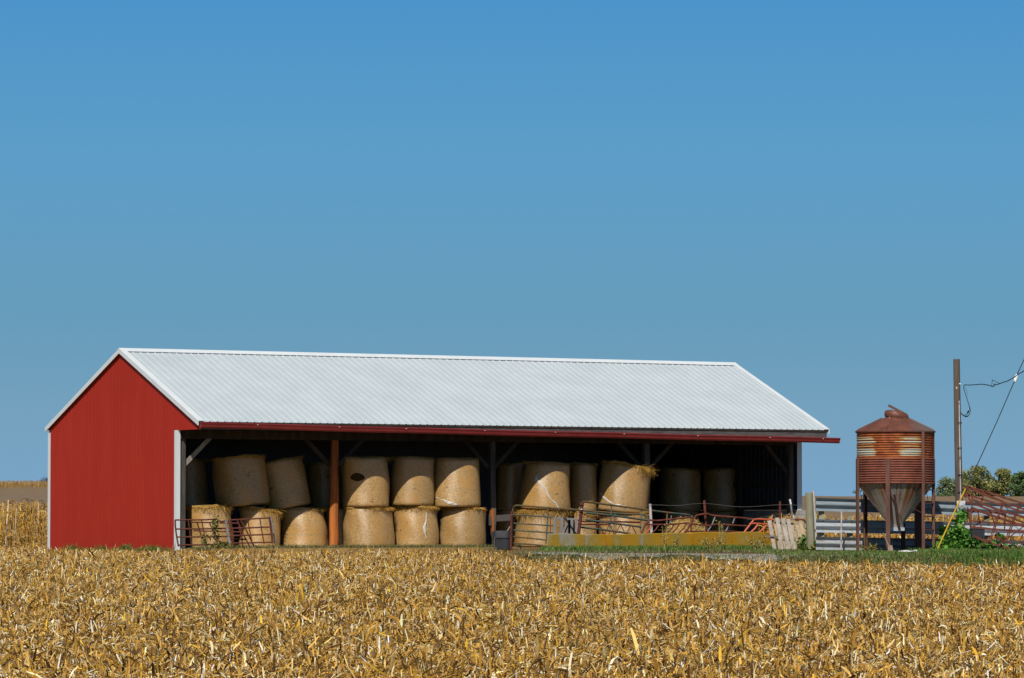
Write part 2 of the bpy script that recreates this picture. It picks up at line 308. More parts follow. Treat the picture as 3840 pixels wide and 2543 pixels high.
def f_bunk(k):                                        # concrete under yellow lichen
    n1 = k['noise'](k['xyz'](k['math']('MULTIPLY', k['x'], 1.0), k['y'], k['math']('MULTIPLY', k['z'], 0.35)), 1.7, 4)
    gy = k['node']('MapRange'); gy.inputs[1].default_value = 0.0; gy.inputs[2].default_value = 1.6; gy.inputs[3].default_value = 0.17; gy.inputs[4].default_value = -0.03; k['l'].new(k['x'], gy.inputs[0])
    n1 = k['math']('SUBTRACT', n1, gy.outputs[0])
    base = k['ramp'](n1, (0.30, (0.30, 0.29, 0.24)), (0.38, (0.32, 0.215, 0.035)), (0.55, (0.40, 0.205, 0.010)), (0.75, (0.30, 0.14, 0.006)))
    n2 = k['noise'](k['obj'], 9, 5)
    base = k['mix'](k['ramp'](n2, (0.62, BLACK), (0.70, (0.6, 0.6, 0.6))), base, (0.33, 0.30, 0.20))
    k['l'].new(base, k['bs'].inputs['Base Color']); bump_(k, n2, 0.3)
m_bunk = custom('lichened_concrete', f_bunk, 0.9, 0, 0.2)
def f_leftred(k): pass

# ------------------------------------------------------------------ mesh building
WLOC = {}
class MB:
    def __init__(s): s.v = []; s.f = []
    def quad(s, *p):
        i = len(s.v); s.v += [Vector(q) for q in p]; s.f.append(tuple(range(i, i + len(p))))
    def hexa(s, c):                                  # 8 corners: bottom ring, top ring
        i = len(s.v); s.v += [Vector(q) for q in c]
        for f in ((3, 2, 1, 0), (4, 5, 6, 7), (0, 1, 5, 4), (1, 2, 6, 5), (2, 3, 7, 6), (3, 0, 4, 7)): s.f.append(tuple(i + j for j in f))
        return s
    def box(s, c, ax, ay, az, sx, sy, sz):           # centre, unit axes, full sizes
        c = Vector(c); X, Y, Z = Vector(ax) * sx / 2, Vector(ay) * sy / 2, Vector(az) * sz / 2
        return s.hexa([c - X - Y - Z, c + X - Y - Z, c + X + Y - Z, c - X + Y - Z, c - X - Y + Z, c + X - Y + Z, c + X + Y + Z, c - X + Y + Z])
    def bar(s, p, q, wd, th, side=None):             # rectangular bar from p to q
        p, q = Vector(p), Vector(q); d = (q - p); L = d.length; d.normalize()
        sd = Vector(side) if side else (d.cross(Vector((0, 1, 0))) if abs(d.y) < 0.9 else Vector((1, 0, 0)))
        sd = (sd - d * sd.dot(d)).normalized(); n = d.cross(sd).normalized()
        return s.box((p + q) / 2, sd, n, d, wd, th, L)
    def tube(s, pts, r, n=8, cap=True):
        pts = [Vector(p) for p in pts]; m = len(pts)
        rr = r if isinstance(r, (list, tuple)) else [r] * m
        i0 = len(s.v); ref = Vector((0.13, 0.31, 0.94)).normalized(); pu = None
        for k, p in enumerate(pts):
            d = (pts[min(k + 1, m - 1)] - pts[max(k - 1, 0)]).normalized()
            u = pu if pu is not None else (ref if abs(d.dot(ref)) < 0.9 else Vector((1, 0, 0)))
            u = (u - d * u.dot(d)).normalized(); pu = u; t = d.cross(u)
            for j in range(n):
                a = 2 * math.pi * j / n; s.v.append(p + rr[k] * (math.cos(a) * u + math.sin(a) * t))
        for k in range(m - 1):
            for j in range(n):
                a, b = i0 + k * n + j, i0 + k * n + (j + 1) % n; s.f.append((a, b, b + n, a + n))
        if cap:
            s.f.append(tuple(i0 + j for j in reversed(range(n)))); s.f.append(tuple(i0 + (m - 1) * n + j for j in range(n)))
        return s
    def lathe(s, c, prof, n=48, cap0=True, cap1=True, fn=None):   # profile of (radius, z); fn(angle, z) scales the radius
        c = Vector(c); i0 = len(s.v)
        for (r, z) in prof:
            for j in range(n):
                a = 2 * math.pi * j / n; q = r * (fn(a, z) if fn else 1)
                s.v.append(c + Vector((q * math.cos(a), q * math.sin(a), z)))
        for k in range(len(prof) - 1):
            for j in range(n):
                a, b = i0 + k * n + j, i0 + k * n + (j + 1) % n; s.f.append((a, b, b + n, a + n))
        if cap0: s.f.append(tuple(i0 + j for j in reversed(range(n))))
        if cap1: s.f.append(tuple(i0 + (len(prof) - 1) * n + j for j in range(n)))
        return s
    def build(s, name, m, parent=None, smooth=False, local=False):
        off = Vector((0, 0, 0)) if local or parent is None else WLOC.get(parent.name, Vector((0, 0, 0)))
        me = bpy.data.meshes.new(name); me.from_pydata([v - off for v in s.v], [], s.f); me.update()
        if smooth:
            me.shade_smooth()
            try: me.set_sharp_from_angle(angle=R(42))
            except Exception: pass
        me.materials.append(m)
        o = bpy.data.objects.new(name, me); col.objects.link(o)
        if parent is not None:
            o.parent = parent; WLOC[o.name] = WLOC.get(parent.name, Vector((0, 0, 0)))
        return o
def tag(o, label=None, cat=None, group=None, kind=None):
    if label: o['label'] = label
    if cat: o['category'] = cat
    if group: o['group'] = group
    if kind: o['kind'] = kind
    return o
def thing(name, label, cat, loc, group=None):
    o = bpy.data.objects.new(name, None); col.objects.link(o); o.location = loc; o.empty_display_size = 0.2
    WLOC[o.name] = Vector(loc); return tag(o, label, cat, group)
def npmesh(name, V, Fq, m, C=None, parent=None, smooth=False):     # V (n,3), Fq (m,4) quads, C (n,3) vertex colour
    me = bpy.data.meshes.new(name); V = np.asarray(V, np.float32); Fq = np.asarray(Fq, np.int32)
    if parent is not None: V = V - np.array(WLOC.get(parent.name, (0, 0, 0)), np.float32)
    me.vertices.add(len(V)); me.vertices.foreach_set('co', V.ravel())
    k = Fq.shape[1]
    me.loops.add(Fq.size); me.loops.foreach_set('vertex_index', Fq.ravel())
    me.polygons.add(len(Fq)); me.polygons.foreach_set('loop_start', np.arange(0, Fq.size, k, dtype=np.int32))
    me.update(calc_edges=True); me.validate()
    if C is not None:
        a = me.color_attributes.new('Col', 'FLOAT_COLOR', 'POINT'); c4 = np.ones((len(V), 4), np.float32); c4[:, :3] = C; a.data.foreach_set('color', c4.ravel())
    if smooth: me.shade_smooth()
    me.materials.append(m); o = bpy.data.objects.new(name, me); col.objects.link(o)
    if parent is not None: o.parent = parent; WLOC[o.name] = WLOC.get(parent.name, Vector((0, 0, 0)))
    return o
def strips(P, yaw, pitch, L, Wd, curl, twist, nseg=3, taper=True):
    """curved leaf strips: P centres or bases (n,3); returns V, F"""
    n = len(P); t = np.linspace(0, 1, nseg + 1)
    V = np.zeros((n, nseg + 1, 2, 3)); pos = np.array(P, float); step = (L / nseg)[:, None]
    cur = pitch.copy(); tw = twist.copy(); yw = yaw.copy()
    for k in range(nseg + 1):
        d = np.stack([np.cos(yw) * np.cos(cur), np.sin(yw) * np.cos(cur), np.sin(cur)], 1)
        s0 = np.stack([-np.sin(yw), np.cos(yw), np.zeros(n)], 1); up = np.cross(d, s0)
        sd = s0 * np.cos(tw)[:, None] + up * np.sin(tw)[:, None]
        wk = Wd * ((0.35 + 0.65 * math.sin(math.pi * (0.18 + 0.72 * t[k]))) if taper else 1.0)
        V[:, k, 0] = pos - sd * wk[:, None] / 2; V[:, k, 1] = pos + sd * wk[:, None] / 2
        pos = pos + d * step; cur = cur + curl / nseg; tw = tw + 0.5 * twist / nseg
    idx = (np.arange(n) * (nseg + 1) * 2)[:, None]
    F = np.concatenate([idx + np.array([[2 * k, 2 * k + 1, 2 * k + 3, 2 * k + 2]]) for k in range(nseg)], 0)
    return V.reshape(-1, 3), F
def stalks(P, D, L, r, n=4):
    """straight thin stalks, n-sided"""
    m = len(P); D = D / np.linalg.norm(D, axis=1, keepdims=True); ref = np.tile([0.3, 0.9, 0.1], (m, 1))
    u = np.cross(D, ref); u /= np.linalg.norm(u, axis=1, keepdims=True); t = np.cross(D, u)
    V = np.zeros((m, 2, n, 3))
    for j in range(n):
        a = 2 * math.pi * j / n; o = (math.cos(a) * u + math.sin(a) * t) * r[:, None]
        V[:, 0, j] = P + o; V[:, 1, j] = P + D * L[:, None] + o * 0.85
    idx = (np.arange(m) * 2 * n)[:, None]
    F = [idx + np.array([[j, (j + 1) % n, n + (j + 1) % n, n + j]]) for j in range(n)]
    if n == 4: F.append(idx + np.array([[4, 5, 6, 7]]))
    return V.reshape(-1, 3), np.concatenate(F, 0)
def cat_meshes(parts):
    Vs, Fs, Cs, o = [], [], [], 0
    for V, F, C in parts: Vs.append(V); Fs.append(F + o); Cs.append(C); o += len(V)
    return np.concatenate(Vs), np.concatenate(Fs), np.concatenate(Cs)
STRAW = np.array([[.59, .345, .08], [.47, .255, .046], [.67, .45, .155], [.29, .148, .034], [.62, .37, .042], [.88, .71, .40], [.115, .058, .02], [.98, .91, .70], [.50, .34, .155]])
def straw_cols(n, p, per, jit=0.16):
    c = STRAW[rng.choice(len(STRAW), n, p=np.array(p) / sum(p))] * (1 + jit * rng.standard_normal((n, 1)))
    return np.repeat(np.clip(c, 0.02, 0.95), per, 0)

# ------------------------------------------------------------------ ground
def build_ground():
    ys = np.concatenate([np.linspace(-40, 36, 12), np.arange(38, 130, 1.0), np.linspace(131, 200, 30), np.linspace(210, 720, 40), np.linspace(760, 5000, 16)])
    xs = np.concatenate([np.linspace(-1500, -70, 14), np.linspace(-60, -22, 16), np.arange(-21, 22, 0.7), np.linspace(23, 60, 16), np.linspace(70, 1500, 14)])
    X, Y = np.meshgrid(xs, ys); Z = ground(X, Y)
    V = np.stack([X, Y, Z], -1).reshape(-1, 3); nx = len(xs)
    i = (np.arange(len(ys) - 1)[:, None] * nx + np.arange(nx - 1)[None]).ravel()
    F = np.stack([i, i + 1, i + nx + 1, i + nx], 1)
    tag(npmesh('ground', V, F, m_soil, smooth=True), kind='structure')
    # gravel lane in front of the pens
    V, F = [], []
    xs = np.arange(0.3, 8.6, 0.3)
    for x in xs:
        y0 = float(edge_y(x)) + 1.0 + 0.5 * math.sin(x * 2.1) + 0.3 * math.sin(x * 5.3) + 0.7 * max(0, x - 6.8); y1 = y0 + 3.0 * min(1, max(.12, (8.9 - x) / 2.6)) + 0.3 * math.sin(x * 1.3)
        for t in np.linspace(0, 1, 9): y = y0 + t * (y1 - y0); V.append((x, y, gz(x, y) + 0.012 + 0.004 * math.sin(9 * t + x)))
    n = len(xs)
    F = [(i * 9 + j, (i + 1) * 9 + j, (i + 1) * 9 + j + 1, i * 9 + j + 1) for i in range(n - 1) for j in range(8)]
    tag(npmesh('gravel_lane', np.array(V), np.array(F), m_gravel, smooth=True), kind='structure')
build_ground()

# ------------------------------------------------------------------ barn
Z_E, SLOPE, LB, WB = 3.47, 2.1458 / 5.0184, 20.95, 8.52       # eave top, roof slope, length, wall width
V_R, V_BE = 5.0184 - OV, 10.0368 - OV
Z_R = Z_E + 5.0184 * SLOPE
def roof_z(v): return Z_E + (v + OV) * SLOPE if v < V_R else Z_R - (v - V_R) * SLOPE
RIB = 0.2286
def rib_profile(a, b, h, wtop=0.018, wbase=0.062):
    out = [(a, 0.0)]; k = 0.5
    while a + k * RIB + wbase < b:
        c = a + k * RIB
        out += [(c - wbase / 2, 0), (c - wtop / 2, h), (c + wtop / 2, h), (c + wbase / 2, 0)]; k += 1
        m = c + RIB / 2
    out.append((b, 0.0)); return out
def build_barn():
    t = thing('pole_barn', 'long open-fronted red pole barn with white ribbed steel roof, full of hay bales', 'barn', B(0, 0, 0))
    # near gable wall, with the return under the overhang
    def gable(u, out, mb, h, vmin=-OV + 0.03, zb0=-0.12, skin=0.0):
        pr = rib_profile(vmin, WB, h)
        vs = sorted(set([p for p in pr] + [(0.0, 0.0), (0.001, 0.0), (V_R, 0.0)]))
        def zb(v): return zb0 if v >= 0.0005 else 3.26
        off = -A2 if out < 0 else A2
        for (v0, h0), (v1, h1) in zip(vs[:-1], vs[1:]):
            if v1 - v0 < 1e-6: continue
            bot = zb0 if v0 >= 0.0005 else 3.26
            p = [B(u, v0, bot) + off * (h0 + skin), B(u, v1, bot) + off * (h1 + skin), B(u, v1, roof_z(v1) - 0.05) + off * (h1 + skin), B(u, v0, roof_z(v0) - 0.05) + off * (h0 + skin)]
            mb.quad(*(p if out < 0 else p[::-1]))
    g = MB(); gable(0, -1, g, 0.006); wall = g.build('gable_wall', m_red, t)
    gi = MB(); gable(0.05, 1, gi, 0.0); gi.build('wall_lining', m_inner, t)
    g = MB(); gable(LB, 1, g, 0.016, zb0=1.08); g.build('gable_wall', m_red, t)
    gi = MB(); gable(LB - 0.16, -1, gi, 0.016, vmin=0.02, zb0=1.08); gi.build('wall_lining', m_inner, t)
    bw = MB()
    for (u0, h0), (u1, h1) in zip(rib_profile(0, LB, 0.016)[:-1], rib_profile(0, LB, 0.016)[1:]):
        bw.quad(B(u1, WB + h1, -0.1), B(u0, WB + h0, -0.1), B(u0, WB + h0, roof_z(WB) - .05), B(u1, WB + h1, roof_z(WB) - .05))
    bw.build('back_wall', m_red, t)
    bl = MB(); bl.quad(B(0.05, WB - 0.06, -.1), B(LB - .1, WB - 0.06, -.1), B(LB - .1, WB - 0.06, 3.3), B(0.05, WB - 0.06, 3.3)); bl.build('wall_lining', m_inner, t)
    st = MB(); st.box(B(LB - 0.03, WB / 2 - 0.08, 0.5), A2, B2, (0, 0, 1), 0.22, WB + 0.18, 1.15); st.build('foundation_wall', m_conc, t)
    fl = MB(); fl.box(B(LB / 2, WB / 2, -0.035), A2, B2, (0, 0, 1), LB - 0.3, WB - 0.3, 0.09); fl.build('floor', m_floor, t)
    # roof: ribbed sheets on both slopes, closed below by the deck
    rf = MB(); pr = rib_profile(-0.06, LB + 0.05, 0.015, 0.03, 0.066)
    nn = Vector((0, 0, 1)) - SLOPE * B2; nn.normalize(); nb = Vector((0, 0, 1)) + SLOPE * B2; nb.normalize()
    for (u0, h0), (u1, h1) in zip(pr[:-1], pr[1:]):
        for (va, vb, n_) in ((-OV, V_R, nn), (V_R, V_BE, nb)):
            za, zb = roof_z(va), roof_z(vb)
            rf.quad(B(u0, va, za) + n_ * h0, B(u1, va, za) + n_ * h1, B(u1, vb, zb) + n_ * h1, B(u0, vb, zb) + n_ * h0)
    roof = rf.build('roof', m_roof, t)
    dk = MB()
    for (va, vb) in ((-OV + 0.01, V_R), (V_R, V_BE - 0.01)):
        c = [B(-0.03, va, roof_z(va) - .055), B(LB + .02, va, roof_z(va) - .055), B(LB + .02, vb, roof_z(vb) - .055), B(-.03, vb, roof_z(vb) - .055)]
        dk.hexa(c + [p + Vector((0, 0, .046)) for p in c])
    dk.build('roof_deck', m_dark, roof)
    rc = MB(); r1 = []
    for v, dz in ((V_R - 0.19, 0.028), (V_R, 0.04), (V_R + 0.19, 0.028)): r1.append((v, roof_z(v) + dz))
    for i in (0, 1):
        for k in range(12):
            ua, ub = -0.09 + k * (LB + .16) / 12, -0.09 + (k + 1) * (LB + .16) / 12
            dz = 0.006 * math.sin(k * 2.3)
            c = [B(ua, r1[i][0], r1[i][1]), B(ub, r1[i][0], r1[i][1]), B(ub, r1[i + 1][0], r1[i + 1][1]), B(ua, r1[i + 1][0], r1[i + 1][1])]
            rc.hexa(c + [p + Vector((0, 0, .012)) for p in c])
    rc.build('ridge_cap', m_trim, roof)
    for u, sgn in ((-0.075, -1), (LB + 0.065, 1)):
        rk = MB()
        for va, vb in ((-OV - 0.01, V_R), (V_R, V_BE + 0.01)):
            za, zb = roof_z(va), roof_z(vb)
            c = [B(u - .012, va, za - .10), B(u + .012, va, za - .10), B(u + .012, vb, zb - .10), B(u - .012, vb, zb - .10)]
            rk.hexa(c + [p + Vector((0, 0, .135)) for p in c])
            ui = u - sgn * 0.17
            a, b_ = min(u, ui), max(u, ui)
            c = [B(a, va, za + .025), B(b_, va, za + .025), B(b_, vb, zb + .025), B(a, vb, zb + .025)]
            rk.hexa(c + [p + Vector((0, 0, .012)) for p in c])
        rk.build('rake_trim', m_trim, t)
    # corner trims
    ct = MB(); ct.box(B(-0.022, 0.07, 1.58), A2, B2, (0, 0, 1), 0.016, 0.16, 3.36); ct.box(B(0.022, -0.018, 1.58), A2, B2, (0, 0, 1), 0.1, 0.016, 3.36); ct.build('corner_trim', m_trim, t)
    ct = MB(); ct.box(B(-0.022, WB - 0.06, 1.6), A2, B2, (0, 0, 1), 0.016, 0.15, 3.48); ct.build('corner_trim', m_trim, t)
    ct = MB(); ct.box(B(LB - 0.06, -0.018, 2.13), A2, B2, (0, 0, 1), 0.15, 0.016, 2.2); ct.box(B(LB + 0.03, 0.06, 2.13), A2, B2, (0, 0, 1), 0.016, 0.16, 2.2); ct.build('corner_trim', m_trim, t)
    # fascia and gutter
    fb = MB(); fb.box(B(LB / 2, -OV + 0.05, 3.335), A2, B2, (0, 0, 1), LB - 0.02, 0.035, 0.165); fb.build('fascia', m_fasc2, t)
    gt = MB(); nsg = 26
    prof = [(0.0, 0.16), (-0.105, 0.165), (-0.118, 0.16), (-0.118, 0.135), (-0.095, 0.09), (-0.085, 0.04), (-0.06, 0.0), (0.0, 0.0)]
    ring = []
    for k in range(nsg + 1):
        f = k / nsg; u = 0.0 + f * 21.37; z = 3.295 - 0.215 * f - 0.012 * math.sin(f * math.pi) + 0.005 * math.sin(f * 23)
        ring.append([B(u, -OV + 0.03 + d, z + h) for d, h in prof])
    for k in range(nsg):
        for j in range(len(prof)):
            j2 = (j + 1) % len(prof); gt.quad(ring[k][j], ring[k][j2], ring[k + 1][j2], ring[k + 1][j])
    gt.quad(*ring[0]); gt.quad(*ring[-1][::-1])
    gut = gt.build('gutter', m_gut, t)
    for f in (0.08, 0.2, 0.3, 0.42, 0.53, 0.64, 0.76, 0.88, 0.97):
        sp_ = MB(); sp_.tube([B(f * 21.37, -OV - 0.075, 3.295 - 0.215 * f + 0.118), B(f * 21.37, -OV - 0.11, 3.295 - 0.215 * f + 0.118)], 0.011, 6); sp_.build('gutter_spike', m_white, gut)
    # header, posts, braces, trusses, girts
    hd = MB(); hd.box(B(LB / 2, 0.0, 3.15), A2, B2, (0, 0, 1), LB - 0.16, 0.05, 0.235); hd.box(B(LB / 2, 0.2, 3.15), A2, B2, (0, 0, 1), LB - 0.16, 0.05, 0.235)
    hd.build('header_beam', m_dark, t)
    def brace(u0, z0, u1, z1, par, m=m_dark, v=0.11):  # dark wood by default, the braces' shade put into the colour
        b = MB(); b.bar(B(u0, v, z0), B(u1, v, z1), 0.12, 0.04, side=(0, 0, 1)); b.build('knee_brace', m, par)
    u1 = 4.98
    p = MB(); pts = []
    for k in range(9):
        z = -0.05 + k * 3.08 / 8; pts.append(B(u1 - 0.02 + 0.03 * z / 3 + 0.01 * math.sin(k * 1.9), 0.1, z))
    p.tube(pts, [0.142, 0.139, 0.135, 0.132, 0.128, 0.122, 0.115, 0.11, 0.105], 14); p1 = p.build('post', m_pole, t, smooth=True); p1['label'] = 'round orange brown pole post'
    brace(u1 - 0.12, 2.3, u1 - 0.92, 3.06, p1); brace(u1 + 0.12, 2.32, u1 + 0.93, 3.06, p1)
    u2 = 10.15
    p = MB(); p.bar(B(u2 + 0.03, 0.1, 0.62), B(u2, 0.1, 3.04), 0.16, 0.15, side=A2); p.bar(B(u2 + 0.07, 0.1, -0.05), B(u2 + 0.05, 0.1, 0.66), 0.10, 0.13, side=A2)
    p2 = p.build('post', m_timber, t); p2['label'] = 'square grey post, splintered near its foot'
    sv = MB(); sv.hexa([B(u2 - 0.01, 0.02, 0.42), B(u2 + 0.03, 0.02, 0.42), B(u2 + 0.03, 0.1, 0.42), B(u2 - 0.01, 0.1, 0.42), B(u2 - 0.07, 0.015, 1.05), B(u2 + 0.04, 0.015, 1.12), B(u2 + 0.04, 0.1, 1.12), B(u2 - 0.07, 0.1, 1.05)])
    sv.build('bare_splinter', m_pole, p2)
    brace(u2 - 0.09, 2.28, u2 - 0.9, 3.06, p2); brace(u2 + 0.09, 2.3, u2 + 0.9, 3.06, p2)
    u3 = 15.45
    p = MB(); p.bar(B(u3, 0.1, -0.05), B(u3, 0.1, 3.04), 0.19, 0.17, side=A2); p3 = p.build('post', m_timber, t)
    brace(u3 - 0.1, 2.28, u3 - 0.95, 3.06, p3); brace(u3 + 0.1, 2.28, u3 + 0.95, 3.06, p3)
    p = MB(); p.bar(B(0.2, 0.1, -0.05), B(0.2, 0.1, 3.04), 0.12, 0.15, side=A2); p4 = p.build('post', m_timber, t)
    brace(0.25, 2.3, 1.05, 3.06, p4, m_pallet)  # paler wood here, sunlight on this brace put into its colour
    p = MB(); p.bar(B(LB - 0.3, 0.12, -0.05), B(LB - 0.3, 0.12, 3.04), 0.15, 0.16, side=A2); p5 = p.build('post', m_timber, t)
    brace(LB - 0.36, 2.15, LB - 1.2, 3.06, p5)
    for v in (2.9, 5.7):
        p = MB(); p.bar(B(LB - 0.26, v, 0), B(LB - 0.26, v, roof_z(v) - .1), 0.16, 0.14, side=B2); p.build('wall_post', m_dark, t)
    for z in (1.25, 1.85, 2.5, 3.1):
        p = MB(); p.box(B(LB - 0.20, WB / 2, z), A2, B2, (0, 0, 1), 0.045, WB - 0.4, 0.14); p.build('girt', m_dark, t)
    for u in (1.7, 3.4, u1, 6.7, 8.4, u2, 11.9, 13.6, u3, 17.2, 18.9):
        q = MB(); q.box(B(u + .12, WB / 2, 3.29), A2, B2, (0, 0, 1), 0.04, WB - .2, 0.14)
        for va, vb in ((0.0, V_R), (WB, V_R)): q.bar(B(u + .12, va, roof_z(va) - .18), B(u + .12, vb, roof_z(vb) - .18), 0.04, 0.13, side=A2)
        for vm in (2.0, 5.4): q.bar(B(u + .12, vm, 3.3), B(u + .12, V_R, roof_z(V_R) - .2), 0.04, 0.09, side=A2)
        q.build('roof_truss', m_dark, t)
build_barn()

# ------------------------------------------------------------------ hay bales
def hay_fringe(root, name, r, z, n, lmin, lmax, down, a0=0, a1=2 * math.pi, inward=0.0, seed=1):
    rg = np.random.default_rng(seed)
    a = rg.uniform(a0, a1, n); rr = r * (1 - inward * rg.random(n) ** 2)
    P = np.stack([rr * np.cos(a), rr * np.sin(a), z + rg.uniform(-0.035, 0.03, n)], 1)
    V, F = strips(P, a + rg.normal(0, 0.9, n), rg.normal(0.0, 0.35, n) - down * rg.random(n), rg.uniform(lmin, lmax, n), rg.uniform(0.004, 0.009, n), rg.normal(-0.9, 0.6, n), rg.normal(0, 0.5, n), 2)
    base = np.array([[.56, .33, .07], [.48, .26, .05], [.62, .42, .14], [.36, .19, .04]])
    C = np.repeat(base[rg.integers(0, 4, n)] * (1 + .15 * rg.standard_normal((n, 1))), 6, 0)
    o = npmesh(name, V, F, m_straw, np.clip(C, .02, .95)); o.parent = root
    return o
BN = [0]
def bale(pl, pr, z0, z1, vf, label, tilt=0.0, lean=0.0, fringe=320, bulge=0.02, group='round hay bales in the barn', net=None, spill=None, taper=0.0, hollow=None):
    BN[0] += 1; seed = 100 + BN[0]; rg = random.Random(seed)
    pc = (pl + pr) / 2; vc = vf + 0.65
    for _ in range(3):
        u = u_at(pc, vc); c = B(u, vc, 0); dia = (pr - pl) * c.y / F; vc = vf + dia / 2
    rad = dia / 2; h = z1 - z0
    root = thing('round_bale', label, 'hay bale', B(u, vc, z0), group)
    root.rotation_euler = (R(lean), R(tilt), 0)
    ph = [rg.uniform(0, 6.28) for _ in range(6)]; sag = rg.uniform(0.0, 0.07); slump = rg.uniform(-.07, .07); dome = rg.uniform(-.06, .06)
    def fn(a, z):
        q = z / h
        q = min(1.0, max(0.0, q))
        return (1 + sag * (1 - q) ** 2 - 0.5 * sag * q ** 3 + 0.013 * math.sin(3 * a + ph[0] + 2 * q) + 0.020 * math.sin(2 * a + ph[1] + 0.8 * q) + bulge * math.sin(math.pi * min(1, max(0, q))) + taper * (0.5 - q)
                + 0.010 * math.sin(5 * a + ph[2] + 9 * q) + 0.012 * math.sin(7 * q + ph[3] + a))
    prof = [(rad * 0.93, 0.0), (rad * 0.985, 0.03), (rad, 0.08)] + [(rad, 0.08 + (h - 0.16) * k / 14) for k in range(1, 14)] + [(rad, h - 0.08), (rad * 0.985, h - 0.035), (rad * 0.95, h - 0.008)]
    mb = MB(); mb.lathe((0, 0, 0), prof, 56, True, False, fn); 
    def slumped(mm):
        for v in mm.v:
            q = v.z / h; v.x += slump * q * q; v.z += (dome * v.x / rad + .018 * math.sin(3 * math.atan2(v.y, v.x) + ph[0])) * max(0, q) ** 3
        return mm
    slumped(mb).build('net_wrap', m_wrap, root, smooth=True, local=True)
    if fringe >= 400:                                # a shaggy roll of loose hay round the top rim
        cr = MB(); nA = 72; rings = []
        for (dr, dz) in ((-.05, .03), (-.01, .035), (.022, .02), (.03, -.015), (.018, -.05), (-.015, -.075)):
            rings.append([Vector(((rad * fn(a, h) * .985 + dr * (1 + .5 * math.sin(5 * a + ph[4]) + .35 * math.sin(13 * a + ph[5]))) * math.cos(a), (rad * fn(a, h) * .985 + dr * (1 + .5 * math.sin(5 * a + ph[4]) + .35 * math.sin(13 * a + ph[5]))) * math.sin(a),
                          h + dz * (1 + .45 * math.sin(4 * a + ph[2]) + .3 * math.sin(11 * a + ph[1])))) for a in [2 * math.pi * j / nA for j in range(nA)]])
        for A_, C_ in zip(rings[:-1], rings[1:]):
            for j in range(nA): cr.quad(C_[j], C_[(j + 1) % nA], A_[(j + 1) % nA], A_[j])
        slumped(cr).build('hay_rim', m_rim, root, smooth=True, local=True)
    tp = MB(); tp.lathe((0, 0, 0), [(rad * 0.952, h - 0.012), (rad * 0.9, h + 0.012), (rad * 0.6, h + 0.03), (0.02, h + 0.035)], 48, False, True, fn); slumped(tp).build('hay_face', m_hayface, root, smooth=True, local=True)
    if fringe: hay_fringe(root, 'loose_hay', rad * 0.97, h - 0.005, int(fringe * 4), 0.04, 0.13, 0.9, inward=0.4, seed=seed)
    if spill:                                        # loose hay hanging over one side: (start angle, end angle, amount, length)
        hay_fringe(root, 'hanging_hay', rad * 1.0, h - 0.03, spill[2], 0.12, spill[3], 1.1, spill[0], spill[1], 0.15, seed + 50)
    if hollow:                                       # dark patch on the wrap, a torn hole's shade put into its colour: (angle, z, width, height)
        a0, zc_, wa, hz = hollow; hm = MB(); rows = []
        for i in range(7):
            f = i / 6 * 2 - 1; w_ = wa * math.sqrt(max(0.02, 1 - f * f)); row = []
            for j in range(11):
                a = a0 + w_ * (j / 5 - 1) * (1 + .12 * math.sin(7 * i)); z = zc_ + f * hz * .5
                q = rad * fn(a, z) + .006; row.append(Vector((q * math.cos(a) + slump * (z / h) ** 2, q * math.sin(a), z)))
            rows.append(row)
        for A_, C_ in zip(rows[:-1], rows[1:]):
            for j in range(10): hm.quad(A_[j], A_[j + 1], C_[j + 1], C_[j])
        hm.build('hollow_shade_patch', m_hollow, root, local=True)
    if net:                                          # bunched white netting on the side: list of (angle, z)
        nm = MB(); pts = []
        for (a, z, wd) in net:
            q = rad * fn(a, z) + 0.004; pts.append((Vector((q * math.cos(a), q * math.sin(a), z)), Vector((-math.sin(a), math.cos(a), 0.35)).normalized() * wd))
        for (p0, w0), (p1, w1) in zip(pts[:-1], pts[1:]):
            o = Vector((p0.x, p0.y, 0)).normalized() * 0.012
            nm.hexa([p0 - w0, p0 + w0, p1 + w1, p1 - w1, p0 - w0 * .5 + o, p0 + w0 * .5 + o, p1 + w1 * .5 + o, p1 - w1 * .5 + o])
        nm.build('torn_netting', m_net, root, local=True)
    return root
FC = -1.571                                          # local angle that faces the camera
bale(710, 876, 0, 1.15, 0.02, 'lower hay bale behind the rusty gates, nearest the red end wall', tilt=-4, fringe=700, spill=(FC - .2, FC + 1.5, 160, 0.28))
bale(893, 1047, 0, 1.09, 0.12, 'lower hay bale with shaggy top, behind the right-hand rusty gate panel', tilt=2, fringe=700, spill=(FC + .1, FC + 1.6, 200, 0.3))
bale(1052, 1224, 0, 1.10, 0.08, 'shiny lower hay bale left of the orange pole, no gate before it', taper=0.10, fringe=250)
bale(1291, 1476, 0, 1.12, -0.55, 'lower hay bale just right of the orange pole', fringe=700, bulge=0.03)
bale(1477, 1642, 0, 1.15, -0.60, 'middle bale of the bottom row of three between the posts', fringe=800, spill=(FC - 1.4, FC + 1.4, 240, 0.14), net=[(FC + .52, 1.0, .02), (FC + .5, .75, .03), (FC + .40, .58, .05), (FC + .43, .4, .025), (FC + .5, .25, .012)])
bale(1646, 1818, 0, 1.12, -0.80, 'rightmost bale of the bottom row of three between the posts', fringe=650, bulge=0.03)
bale(1930, 2127, 0, 1.06, -0.70, 'slumped lower bale behind the curved green gate', fringe=1100, spill=(FC - 1.5, FC + 1.5, 800, 0.3), taper=0.08)
bale(2132, 2238, 0, 1.0, -0.10, 'lower bale tucked between two bigger ones behind the rust corner post', fringe=500, spill=(FC - 1.2, FC + 1.2, 160, 0.2))
bale(2246, 2436, 0, 0.98, -0.78, 'lower bale behind the long green gate, right of the rust corner post', fringe=500)
